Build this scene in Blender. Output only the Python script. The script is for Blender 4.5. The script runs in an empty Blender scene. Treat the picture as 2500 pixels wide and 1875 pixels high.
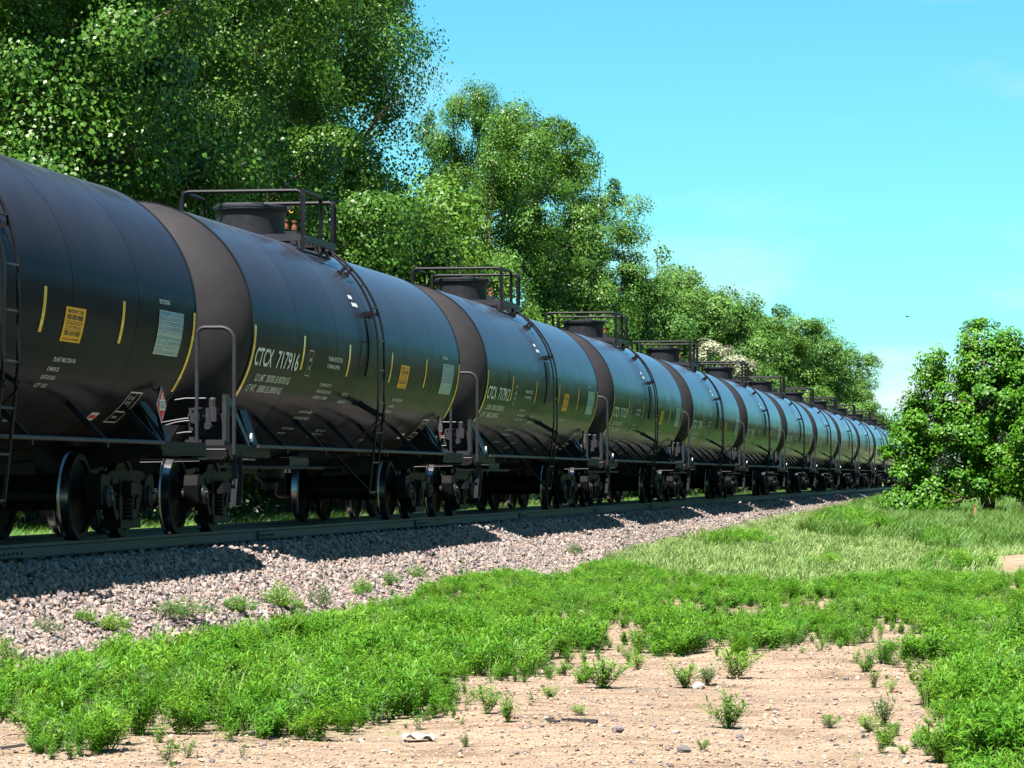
import bpy, bmesh, math, random
import numpy as np
from mathutils import Vector, Matrix

SC = bpy.context.scene
COL = SC.collection
R_ = math.radians
rnd = random.Random(7)
PI = math.pi

# ------------------------------------------------------------------ camera, sky, sun, exposure
EYE = 1.6
cam = bpy.data.cameras.new("camera")
cam.sensor_width = 36.0
cam.lens = 117.83
cam.clip_start = 0.5
cam.clip_end = 9000.0
camo = bpy.data.objects.new("camera", cam)
COL.objects.link(camo)
camo.location = (0, 0, EYE)
camo.rotation_euler = (R_(90 + 1.594), 0, R_(8.933))
SC.camera = camo

SUN_EL, SUN_AZ = 63.0, 17.0          # azimuth: degrees left of "behind the camera along the track"
SKY_STRENGTH = 0.05
SUN_STRENGTH = 5.0
EXPOSURE = 2.0

w = bpy.data.worlds.new("World")
SC.world = w
w.use_nodes = True
nt = w.node_tree
nt.nodes.clear()
wo = nt.nodes.new("ShaderNodeOutputWorld")
bg = nt.nodes.new("ShaderNodeBackground")
sky = nt.nodes.new("ShaderNodeTexSky")
sky.sky_type = 'NISHITA'
sky.sun_disc = False
sky.sun_elevation = R_(SUN_EL)
sky.sun_rotation = R_(180 + SUN_AZ)
sky.altitude = 300
sky.air_density = 1.0
sky.dust_density = 0.1
sky.ozone_density = 8.0
tint = nt.nodes.new("ShaderNodeMix"); tint.data_type = 'RGBA'; tint.blend_type = 'MULTIPLY'
tint.inputs['Factor'].default_value = 1.0
tint.inputs['B'].default_value = (0.44, 0.90, 0.79, 1)
nt.links.new(sky.outputs['Color'], tint.inputs['A'])
# thin fair-weather clouds over the whole sky, denser towards the horizon
tc = nt.nodes.new("ShaderNodeTexCoord")
sep = nt.nodes.new("ShaderNodeSeparateXYZ")
nt.links.new(tc.outputs['Generated'], sep.inputs[0])
mp = nt.nodes.new("ShaderNodeMapping"); mp.inputs['Scale'].default_value = (9, 9, 30); mp.inputs['Location'].default_value = (0.2, 0.0, -0.25)
nt.links.new(tc.outputs['Generated'], mp.inputs['Vector'])
nz = nt.nodes.new("ShaderNodeTexNoise"); nz.inputs['Scale'].default_value = 1.3; nz.inputs['Detail'].default_value = 6; nz.inputs['Roughness'].default_value = 0.55
nt.links.new(mp.outputs[0], nz.inputs['Vector'])
cr = nt.nodes.new("ShaderNodeMapRange"); cr.inputs['From Min'].default_value = 0.52; cr.inputs['From Max'].default_value = 0.72
nt.links.new(nz.outputs['Fac'], cr.inputs['Value'])
low = nt.nodes.new("ShaderNodeMapRange"); low.inputs['From Min'].default_value = 0.025; low.inputs['From Max'].default_value = 0.075
low.inputs['To Min'].default_value = 1.0; low.inputs['To Max'].default_value = 0.22
nt.links.new(sep.outputs['Z'], low.inputs['Value'])
mulc = nt.nodes.new("ShaderNodeMath"); mulc.operation = 'MULTIPLY'
nt.links.new(cr.outputs[0], mulc.inputs[0]); nt.links.new(low.outputs[0], mulc.inputs[1])
cm = nt.nodes.new("ShaderNodeMix"); cm.data_type = 'RGBA'
cm.inputs['B'].default_value = (4.6, 4.95, 5.0, 1)
nt.links.new(mulc.outputs[0], cm.inputs['Factor']); nt.links.new(tint.outputs['Result'], cm.inputs['A'])
nt.links.new(cm.outputs['Result'], bg.inputs['Color'])
bg.inputs['Strength'].default_value = SKY_STRENGTH
nt.links.new(bg.outputs[0], wo.inputs['Surface'])

sl = bpy.data.lights.new("sun", 'SUN')
sl.energy = SUN_STRENGTH
sl.angle = R_(0.5)
sl.color = (1.0, 0.95, 0.86)
so = bpy.data.objects.new("sun", sl)
COL.objects.link(so)
ca, sa, ce, se = math.cos(R_(SUN_AZ)), math.sin(R_(SUN_AZ)), math.cos(R_(SUN_EL)), math.sin(R_(SUN_EL))
SUN_DIR = Vector((-sa * ce, -ca * ce, se))     # towards the sun
so.location = SUN_DIR * 100
so.rotation_euler = SUN_DIR.to_track_quat('Z', 'Y').to_euler()

vs = SC.view_settings
vs.view_transform = 'Standard'
vs.look = 'None'
vs.exposure = EXPOSURE
vs.gamma = 1.0
SC.render.engine = 'CYCLES'
SC.cycles.max_bounces = 6
SC.cycles.diffuse_bounces = 3
SC.cycles.glossy_bounces = 3
SC.cycles.transmission_bounces = 3
SC.cycles.transparent_max_bounces = 4
SC.cycles.caustics_reflective = False
SC.cycles.caustics_refractive = False

# ------------------------------------------------------------------ materials
MATS = {}
ALB = 0.49           # every base colour below is scaled to this, as the picture is exposed by about +2 stops
def K(c): return tuple(x * ALB for x in c)

def mat(name, col, rough=0.6, metal=0.0, var=0.0, vscale=8.0, col2=None, bump=0.0, bscale=30.0, coat=0.0, spec=0.5, coord='Object', aniso=None, rvar=0.0, bdist=0.02):
    if not metal:
        col = K(col); col2 = K(col2) if col2 else None
    m = bpy.data.materials.new(name)
    m.use_nodes = True
    t = m.node_tree
    b = t.nodes['Principled BSDF']
    b.inputs['Base Color'].default_value = (*col, 1)
    b.inputs['Roughness'].default_value = rough
    b.inputs['Metallic'].default_value = metal
    b.inputs['Specular IOR Level'].default_value = spec
    if coat:
        b.inputs['Coat Weight'].default_value = coat
        b.inputs['Coat Roughness'].default_value = 0.06
        b.inputs['Coat IOR'].default_value = 1.85
    if var or bump or col2 or rvar:
        c = t.nodes.new("ShaderNodeTexCoord")
        src = c.outputs[coord]
        if aniso:
            mpn = t.nodes.new("ShaderNodeMapping"); mpn.inputs['Scale'].default_value = aniso
            t.links.new(src, mpn.inputs['Vector']); src = mpn.outputs[0]
        n = t.nodes.new("ShaderNodeTexNoise"); n.inputs['Scale'].default_value = vscale; n.inputs['Detail'].default_value = 6; n.inputs['Roughness'].default_value = 0.6
        t.links.new(src, n.inputs['Vector'])
        if var or col2:
            r = t.nodes.new("ShaderNodeValToRGB")
            a = col; bcol = col2 if col2 else tuple(min(1, x * (1 + var)) for x in col)
            a2 = col if col2 else tuple(x * (1 - var) for x in col)
            r.color_ramp.elements[0].position = 0.35; r.color_ramp.elements[1].position = 0.68
            r.color_ramp.elements[0].color = (*a2, 1); r.color_ramp.elements[1].color = (*bcol, 1)
            t.links.new(n.outputs['Fac'], r.inputs['Fac'])
            t.links.new(r.outputs['Color'], b.inputs['Base Color'])
        if rvar:
            mr = t.nodes.new("ShaderNodeMapRange"); mr.inputs['To Min'].default_value = max(0.02, rough - rvar); mr.inputs['To Max'].default_value = min(1, rough + rvar)
            t.links.new(n.outputs['Fac'], mr.inputs['Value']); t.links.new(mr.outputs[0], b.inputs['Roughness'])
        if bump:
            n2 = t.nodes.new("ShaderNodeTexNoise"); n2.inputs['Scale'].default_value = bscale; n2.inputs['Detail'].default_value = 4
            t.links.new(src, n2.inputs['Vector'])
            bp = t.nodes.new("ShaderNodeBump"); bp.inputs['Strength'].default_value = bump; bp.inputs['Distance'].default_value = bdist
            t.links.new(n2.outputs['Fac'], bp.inputs['Height']); t.links.new(bp.outputs[0], b.inputs['Normal'])
    MATS[name] = m
    return m

def jacket_material():
    m = bpy.data.materials.new('jacket_paint'); m.use_nodes = True; MATS['jacket_paint'] = m
    t = m.node_tree; b = t.nodes['Principled BSDF']; N = t.nodes.new; L = t.links.new
    b.inputs['Specular IOR Level'].default_value = 0.0
    out = t.nodes['Material Output']
    tcn = N("ShaderNodeTexCoord"); geo = N("ShaderNodeNewGeometry"); oi = N("ShaderNodeObjectInfo")
    def noise(scale, map_scale, detail=5, src=tcn.outputs['Object']):
        mpn = N("ShaderNodeMapping"); mpn.inputs['Scale'].default_value = map_scale; L(src, mpn.inputs['Vector'])
        n = N("ShaderNodeTexNoise"); n.inputs['Scale'].default_value = scale; n.inputs['Detail'].default_value = detail; n.inputs['Roughness'].default_value = 0.6; L(mpn.outputs[0], n.inputs['Vector']); return n.outputs['Fac']
    def rng(src, a, c, lo, hi):
        r = N("ShaderNodeMapRange"); r.inputs['From Min'].default_value = a; r.inputs['From Max'].default_value = c; r.inputs['To Min'].default_value = lo; r.inputs['To Max'].default_value = hi; L(src, r.inputs['Value']); return r.outputs[0]
    def mixc(a, bcol, f, mode='MIX'):
        n = N("ShaderNodeMix"); n.data_type = 'RGBA'; n.blend_type = mode
        L(f, n.inputs['Factor'])
        if isinstance(a, tuple): n.inputs['A'].default_value = (*a, 1)
        else: L(a, n.inputs['A'])
        if isinstance(bcol, tuple): n.inputs['B'].default_value = (*bcol, 1)
        else: L(bcol, n.inputs['B'])
        return n.outputs['Result']
    def mul(a, c):
        n = N("ShaderNodeMath"); n.operation = 'MULTIPLY'; L(a, n.inputs[0]); L(c, n.inputs[1]); return n.outputs[0]
    patchy = rng(noise(1.1, (1, 1, 1), src=geo.outputs['Position']), 0.35, 0.7, 0.0, 1.0)
    base = mixc(K((0.034, 0.034, 0.049)), K((0.043, 0.043, 0.057)), patchy)
    streak = rng(noise(1.0, (0.30, 4.5, 0.30), src=geo.outputs['Position']), 0.50, 0.80, 0.0, 0.42)
    c1 = mixc(base, K((0.062, 0.050, 0.048)), streak)
    sep_ = N("ShaderNodeSeparateXYZ"); L(tcn.outputs['Object'], sep_.inputs[0])
    lowz = rng(sep_.outputs['Z'], -0.7, -1.45, 0.0, 1.0)          # browner towards the bottom of the jacket
    low_brown = mul(lowz, rng(noise(2.2, (1, 1, 1), src=geo.outputs['Position']), 0.35, 0.65, 0.25, 1.0))
    c2 = mixc(c1, K((0.060, 0.043, 0.034)), low_brown)
    rs = N("ShaderNodeCombineColor"); v = rng(oi.outputs['Random'], 0, 1, 0.86, 1.14)
    for k in range(3): L(v, rs.inputs[k])
    cardust = rng(noise(0.06, (1, 1, 1), 1, src=geo.outputs['Position']), 0.38, 0.62, 0.0, 0.40)   # some cars are dustier than others
    c2 = mixc(c2, K((0.060, 0.052, 0.053)), cardust)
    one = N("ShaderNodeValue"); one.outputs[0].default_value = 1.0
    c3 = mixc(c2, rs.outputs[0], one.outputs[0], 'MULTIPLY')
    L(c3, b.inputs['Base Color'])
    bp = N("ShaderNodeBump"); bp.inputs['Strength'].default_value = 0.10; bp.inputs['Distance'].default_value = 0.05
    L(noise(0.9, (1, 1, 1), 3), bp.inputs['Height']); L(bp.outputs[0], b.inputs['Normal'])
    b.inputs['Roughness'].default_value = 0.9
    gl = N("ShaderNodeBsdfGlossy"); gl.inputs['Color'].default_value = (0.78, 0.84, 1.0, 1)
    L(rng(noise(1.6, (1, 1, 1), src=geo.outputs['Position']), 0.3, 0.7, 0.15, 0.27), gl.inputs['Roughness']); L(bp.outputs[0], gl.inputs['Normal'])
    lw_ = N("ShaderNodeLayerWeight"); lw_.inputs['Blend'].default_value = 0.5
    pw = N("ShaderNodeMath"); pw.operation = 'POWER'; pw.inputs[1].default_value = 11.0; L(lw_.outputs['Facing'], pw.inputs[0])
    mxs = N("ShaderNodeMixShader"); L(pw.outputs[0], mxs.inputs[0]); L(b.outputs[0], mxs.inputs[1]); L(gl.outputs[0], mxs.inputs[2]); L(mxs.outputs[0], out.inputs['Surface'])
jacket_material()
mat('head_paint', (0.036, 0.032, 0.037), rough=0.75, var=0.14, vscale=3.5, spec=0.2)
mat('black_steel', (0.009, 0.009, 0.013), rough=0.5, var=0.35, vscale=5, spec=0.18)
mat('grey_steel', (0.033, 0.033, 0.044), rough=0.55, var=0.25, vscale=9, spec=0.25)
mat('frame_steel', (0.0065, 0.006, 0.0065), rough=0.65, var=0.4, vscale=6, spec=0.15)
mat('rust_steel', (0.030, 0.018, 0.013), rough=0.8, var=0.5, vscale=12, spec=0.15)
mat('wheel_steel', (0.008, 0.0065, 0.006), rough=0.6, var=0.4, vscale=8, spec=0.15)
mat('tread_steel', (0.20, 0.20, 0.21), rough=0.25, metal=1.0)
mat('rail_side', (0.105, 0.085, 0.075), rough=0.6, var=0.35, vscale=5, aniso=(8, 0.6, 8))
mat('rail_top', (0.5, 0.5, 0.5), rough=0.28, metal=1.0)
mat('tie_wood', (0.13, 0.085, 0.06), rough=0.9, var=0.5, vscale=6, aniso=(1, 10, 10))
mat('stripe_yellow', (1.55, 0.78, 0.02), rough=0.4, coat=0.5)
mat('stripe_white', (0.74, 0.74, 0.70), rough=0.14, spec=0.7)
mat('label_yellow', (1.55, 0.66, 0.008), rough=0.5, spec=0.2, coat=0.12)
mat('label_film', (0.06, 0.26, 0.66), rough=0.4, coat=0.5)
mat('label_green', (0.05, 0.12, 0.06), rough=0.2, spec=0.6)
mat('paint_white', (1.235, 1.261, 1.235), rough=0.45)
mat('pipe_grey', (0.11, 0.11, 0.12), rough=0.55, spec=0.3)
mat('paint_grey', (0.910, 0.962, 0.936), rough=0.5)
mat('ink_black', (0.02, 0.02, 0.02), rough=0.5)
mat('placard_red', (1.25, 0.06, 0.05), rough=0.6, spec=0.08)
mat('valve_orange', (0.30, 0.085, 0.04), rough=0.5)
mat('tag_yellow', (0.75, 0.45, 0.05), rough=0.5)
mat('bark', (0.17, 0.125, 0.09), rough=0.9, var=0.45, vscale=7, aniso=(4, 4, 0.7), bump=0.4, bscale=12)
mat('bark_pale', (0.36, 0.29, 0.21), rough=0.85, var=0.35, vscale=9)
mat('stake_wood', (0.62, 0.30, 0.16), rough=0.8, var=0.25, vscale=6, aniso=(6, 6, 0.8))
mat('paper', (1.500, 1.500, 1.525), rough=0.7)
mat('charred_wood', (0.035, 0.03, 0.03), rough=0.9, var=0.4, vscale=15)
mat('brown_wood', (0.20, 0.10, 0.06), rough=0.9, var=0.4, vscale=15)
mat('bird_dark', (0.03, 0.03, 0.03), rough=0.8)
mat('rubber', (0.02, 0.02, 0.02), rough=0.7)

def leaf_mat(name, dark, mid, light, rough=0.42, trans=0.35, spec=0.5, attr='tone', use_random=False):
    dark, mid, light = K(dark), K(mid), K(light)
    m = bpy.data.materials.new(name); m.use_nodes = True
    t = m.node_tree; t.nodes.clear()
    o = t.nodes.new("ShaderNodeOutputMaterial")
    b = t.nodes.new("ShaderNodeBsdfPrincipled")
    b.inputs['Roughness'].default_value = rough
    b.inputs['Specular IOR Level'].default_value = spec
    tr = t.nodes.new("ShaderNodeBsdfTranslucent")
    mx = t.nodes.new("ShaderNodeMixShader"); mx.inputs[0].default_value = trans
    rp = t.nodes.new("ShaderNodeValToRGB")
    e = rp.color_ramp.elements
    e[0].position = 0.0; e[0].color = (*dark, 1)
    e[1].position = 1.0; e[1].color = (*light, 1)
    k = e.new(0.5); k.color = (*mid, 1)
    at = t.nodes.new("ShaderNodeAttribute"); at.attribute_name = attr
    fac = at.outputs['Fac']
    if use_random:
        oi = t.nodes.new("ShaderNodeObjectInfo")
        ad = t.nodes.new("ShaderNodeMath"); ad.operation = 'MULTIPLY_ADD'
        ad.inputs[1].default_value = 0.6
        t.links.new(oi.outputs['Random'], ad.inputs[0])
        h = t.nodes.new("ShaderNodeMath"); h.operation = 'MULTIPLY'; h.inputs[1].default_value = 0.4
        t.links.new(at.outputs['Fac'], h.inputs[0]); t.links.new(h.outputs[0], ad.inputs[2])
        fac = ad.outputs[0]
    t.links.new(fac, rp.inputs['Fac'])
    t.links.new(rp.outputs['Color'], b.inputs['Base Color'])
    hs = t.nodes.new("ShaderNodeHueSaturation"); hs.inputs['Value'].default_value = 1.25; hs.inputs['Hue'].default_value = 0.485
    t.links.new(rp.outputs['Color'], hs.inputs['Color']); t.links.new(hs.outputs[0], tr.inputs['Color'])
    t.links.new(b.outputs[0], mx.inputs[1]); t.links.new(tr.outputs[0], mx.inputs[2])
    t.links.new(mx.outputs[0], o.inputs['Surface'])
    MATS[name] = m
    return m

leaf_mat('leaf_cottonwood', (0.026, 0.105, 0.009), (0.085, 0.235, 0.018), (0.230, 0.440, 0.070), rough=0.42, trans=0.25, spec=0.26)
leaf_mat('leaf_light', (0.065, 0.198, 0.011), (0.117, 0.288, 0.018), (0.195, 0.372, 0.033), rough=0.5, trans=0.28, spec=0.3)
leaf_mat('leaf_far', (0.055, 0.190, 0.030), (0.119, 0.293, 0.038), (0.225, 0.391, 0.055), rough=0.55, trans=0.28, spec=0.3)
leaf_mat('leaf_maple', (0.044, 0.202, 0.006), (0.099, 0.319, 0.009), (0.182, 0.437, 0.020), rough=0.5, trans=0.30, spec=0.3)
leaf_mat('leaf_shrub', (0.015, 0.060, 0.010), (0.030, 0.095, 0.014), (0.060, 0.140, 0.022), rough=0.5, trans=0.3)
leaf_mat('blossom_cream', (0.36, 0.40, 0.24), (0.50, 0.53, 0.34), (0.64, 0.66, 0.46), rough=0.7, trans=0.3)
leaf_mat('leaf_weed', (0.055, 0.225, 0.010), (0.125, 0.370, 0.018), (0.270, 0.520, 0.045), rough=0.55, trans=0.30, spec=0.2, use_random=True)
leaf_mat('leaf_weed_dull', (0.081, 0.188, 0.040), (0.128, 0.263, 0.055), (0.203, 0.350, 0.080), rough=0.55, trans=0.3, use_random=True)
leaf_mat('blade_pale', (0.180, 0.340, 0.070), (0.310, 0.490, 0.120), (0.480, 0.640, 0.230), rough=0.6, trans=0.35, use_random=True)
leaf_mat('blade_long', (0.081, 0.241, 0.022), (0.138, 0.333, 0.035), (0.241, 0.425, 0.060), rough=0.55, trans=0.35, use_random=True)

def stone_mat(name, ramp, rough=0.85):
    ramp = [(p, K(c)) for p, c in ramp]
    m = bpy.data.materials.new(name); m.use_nodes = True
    t = m.node_tree; b = t.nodes['Principled BSDF']; b.inputs['Roughness'].default_value = rough
    oi = t.nodes.new("ShaderNodeObjectInfo")
    rp = t.nodes.new("ShaderNodeValToRGB"); rp.color_ramp.interpolation = 'CONSTANT'
    e = rp.color_ramp.elements
    e[0].position = 0; e[0].color = (*ramp[0][1], 1)
    e[1].position = ramp[1][0]; e[1].color = (*ramp[1][1], 1)
    for p, c in ramp[2:]:
        k = e.new(p); k.color = (*c, 1)
    t.links.new(oi.outputs['Random'], rp.inputs['Fac'])
    tcn = t.nodes.new("ShaderNodeTexCoord")
    n = t.nodes.new("ShaderNodeTexNoise"); n.inputs['Scale'].default_value = 3.0; n.inputs['Detail'].default_value = 4
    t.links.new(tcn.outputs['Object'], n.inputs['Vector'])
    mr = t.nodes.new("ShaderNodeMapRange"); mr.inputs['To Min'].default_value = 0.7; mr.inputs['To Max'].default_value = 1.25
    t.links.new(n.outputs['Fac'], mr.inputs['Value'])
    mx = t.nodes.new("ShaderNodeMix"); mx.data_type = 'RGBA'; mx.blend_type = 'MULTIPLY'; mx.inputs['Factor'].default_value = 1
    t.links.new(rp.outputs['Color'], mx.inputs['A']); t.links.new(mr.outputs[0], mx.inputs['B'])
    t.links.new(mx.outputs['Result'], b.inputs['Base Color'])
    MATS[name] = m
    return m

stone_mat('ballast_stone', [(0, (0.386, 0.292, 0.260)), (0.22, (0.438, 0.342, 0.296)), (0.42, (0.302, 0.252, 0.245)), (0.58, (0.470, 0.383, 0.347)), (0.70, (0.198, 0.171, 0.178)), (0.80, (0.418, 0.262, 0.209)), (0.88, (0.094, 0.081, 0.092)), (0.95, (0.543, 0.464, 0.428))])
stone_mat('pebble_stone', [(0, (0.50, 0.36, 0.25)), (0.25, (0.40, 0.30, 0.22)), (0.45, (0.56, 0.46, 0.36)), (0.62, (0.24, 0.20, 0.19)), (0.78, (0.42, 0.27, 0.20)), (0.88, (0.13, 0.12, 0.14)), (0.97, (0.58, 0.52, 0.44))])
stone_mat('grey_stone', [(0, (0.17, 0.155, 0.16)), (0.5, (0.24, 0.20, 0.19))])
stone_mat('red_stone', [(0, (0.34, 0.19, 0.15)), (0.5, (0.36, 0.22, 0.18))])
stone_mat('pale_stone', [(0, (0.50, 0.46, 0.42)), (0.5, (0.46, 0.42, 0.40))])

# ------------------------------------------------------------------ mesh helpers
class MB:
    def __init__(s): s.v = []; s.f = []; s.mi = []
    def add(s, vs_, fs, m=0):
        o = len(s.v); s.v.extend([tuple(p) for p in vs_])
        for f in fs: s.f.append(tuple(i + o for i in f)); s.mi.append(m)
    def box(s, c, d, rot=None, m=0):
        hx, hy, hz = d[0] / 2, d[1] / 2, d[2] / 2
        P = [Vector((x, y, z)) for x in (-hx, hx) for y in (-hy, hy) for z in (-hz, hz)]
        if rot: P = [rot @ p for p in P]
        P = [p + Vector(c) for p in P]
        s.add(P, [(0, 1, 3, 2), (4, 6, 7, 5), (0, 4, 5, 1), (2, 3, 7, 6), (0, 2, 6, 4), (1, 5, 7, 3)], m)
    def bar(s, a, b, wx, wy, up=(0, 0, 1), m=0):
        a, b = Vector(a), Vector(b); d = (b - a)
        z = d.normalized(); u = Vector(up)
        x = u.cross(z)
        if x.length < 1e-4: x = Vector((1, 0, 0)).cross(z)
        x.normalize(); y = z.cross(x)
        q = [(-1, -1), (1, -1), (1, 1), (-1, 1)]
        P = [a + x * (i * wx / 2) + y * (j * wy / 2) for i, j in q] + [b + x * (i * wx / 2) + y * (j * wy / 2) for i, j in q]
        s.add(P, [(3, 2, 1, 0), (4, 5, 6, 7), (0, 1, 5, 4), (1, 2, 6, 5), (2, 3, 7, 6), (3, 0, 4, 7)], m)
    def tube(s, pts, r, n=8, caps=True, m=0):
        pts = [Vector(p) for p in pts]
        k = len(pts); rs = r if isinstance(r, (list, tuple)) else [r] * k
        V = []; prev = None
        for i in range(k):
            d = (pts[min(i + 1, k - 1)] - pts[max(i - 1, 0)]).normalized()
            if prev is None:
                x = d.cross(Vector((0, 0, 1)))
                if x.length < 0.05: x = d.cross(Vector((1, 0, 0)))
            else:
                x = prev - d * prev.dot(d)
            x.normalize(); prev = x; y = d.cross(x)
            for j in range(n):
                t = 2 * PI * j / n
                V.append(pts[i] + (x * math.cos(t) + y * math.sin(t)) * rs[i])
        F = []
        for i in range(k - 1):
            for j in range(n):
                a = i * n + j; b = i * n + (j + 1) % n
                F.append((a, b, b + n, a + n))
        if caps:
            F.append(tuple(range(n - 1, -1, -1))); F.append(tuple(range((k - 1) * n, k * n)))
        s.add(V, F, m)
    def lathe(s, prof, axis='z', c=(0, 0, 0), n=24, m=0):
        V = []; F = []
        for (r, h) in prof:
            for j in range(n):
                t = 2 * PI * j / n; p = (r * math.cos(t), r * math.sin(t), h)
                if axis == 'y': p = (p[0], p[2], -p[1])
                if axis == 'x': p = (p[2], p[0], p[1])
                V.append((p[0] + c[0], p[1] + c[1], p[2] + c[2]))
        for i in range(len(prof) - 1):
            for j in range(n):
                a = i * n + j; b = i * n + (j + 1) % n
                F.append((a, b, b + n, a + n))
        s.add(V, F, m)
    def prism(s, poly, axis, lo, hi, m=0):
        n = len(poly)
        def P(p, h):
            return {'x': (h, p[0], p[1]), 'y': (p[0], h, p[1]), 'z': (p[0], p[1], h)}[axis]
        V = [P(p, lo) for p in poly] + [P(p, hi) for p in poly]
        F = [tuple(range(n - 1, -1, -1)), tuple(range(n, 2 * n))] + [(i, (i + 1) % n, (i + 1) % n + n, i + n) for i in range(n)]
        s.add(V, F, m)
    def mesh(s, name, mats, smooth=False):
        me = bpy.data.meshes.new(name)
        me.from_pydata(s.v, [], s.f)
        for m in (mats if isinstance(mats, (list, tuple)) else [mats]): me.materials.append(MATS[m])
        if any(s.mi): me.polygons.foreach_set('material_index', s.mi)
        bm = bmesh.new(); bm.from_mesh(me)
        bmesh.ops.recalc_face_normals(bm, faces=bm.faces)
        bm.to_mesh(me); bm.free()
        if smooth:
            me.polygons.foreach_set('use_smooth', [True] * len(me.polygons))
            me.set_sharp_from_angle(angle=R_(42))
        return me

def link(name, me, parent=None, loc=(0, 0, 0), rot=(0, 0, 0), scl=None):
    o = bpy.data.objects.new(name, me); COL.objects.link(o)
    o.location = loc; o.rotation_euler = rot
    if scl: o.scale = scl if isinstance(scl, (tuple, list)) else (scl,) * 3
    if parent: o.parent = parent
    return o

def part(name, mb, m, parent, smooth=False, loc=(0, 0, 0), rot=(0, 0, 0)):
    return link(name, mb.mesh(name, m, smooth), parent, loc, rot)

def tag(o, label=None, cat=None, group=None, kind=None):
    if label: o['label'] = label
    if cat: o['category'] = cat
    if group: o['group'] = group
    if kind: o['kind'] = kind
    return o

def empty(name, loc=(0, 0, 0), rz=0, parent=None):
    o = bpy.data.objects.new(name, None); COL.objects.link(o)
    o.location = loc; o.rotation_euler = (0, 0, rz); o.empty_display_size = 0.3
    if parent: o.parent = parent
    return o

def np_mesh(name, V, F, m, tone=None, smooth=False):
    me = bpy.data.meshes.new(name)
    V = np.asarray(V, dtype=np.float32); F = np.asarray(F, dtype=np.int32)
    n, k = F.shape
    me.vertices.add(len(V)); me.vertices.foreach_set('co', V.ravel())
    me.loops.add(n * k); me.loops.foreach_set('vertex_index', F.ravel())
    me.polygons.add(n); me.polygons.foreach_set('loop_start', np.arange(n, dtype=np.int32) * k)
    me.polygons.foreach_set('loop_total', np.full(n, k, dtype=np.int32))
    if smooth: me.polygons.foreach_set('use_smooth', np.ones(n, dtype=bool))
    me.update(calc_edges=True)
    if tone is not None:
        a = me.attributes.new('tone', 'FLOAT', 'POINT'); a.data.foreach_set('value', np.asarray(tone, dtype=np.float32))
    for mm in (m if isinstance(m, (list, tuple)) else [m]): me.materials.append(MATS[mm])
    return me

def children_of():
    d = {}
    for o in bpy.data.objects:
        if o.parent: d.setdefault(o.parent, []).append(o)
    return d

# ------------------------------------------------------------------ terrain
TX = -11.35            # track centre line
RAIL_Z = 0.90

def sstep(a, b, x):
    t = np.clip((x - a) / (b - a), 0, 1); return t * t * (3 - 2 * t)

def base_z(X, Y):
    """height of the ground beside the track bed"""
    X = np.asarray(X, float); Y = np.asarray(Y, float)
    right = 0.45 * sstep(70, 210, Y)
    left = 0.52 + 0 * X
    t = sstep(TX - 1.5, TX + 1.5, X)
    z = left * (1 - t) + right * t
    bump = 0.022 * np.sin(X * 1.7 + 0.6 * Y) + 0.018 * np.sin(X * 0.9 - 0.37 * Y + 1.3) + 0.012 * np.sin(2.9 * X + 1.1 * Y)
    return z + bump * (np.abs(X - TX) > 3.0)

def bed_z(X):
    d = np.abs(np.asarray(X, float) - TX)
    return np.where(d < 1.60, 0.70, 0.70 - (d - 1.60) * 0.5)

def gz(X, Y):
    return np.maximum(base_z(X, Y), bed_z(X))

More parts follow.
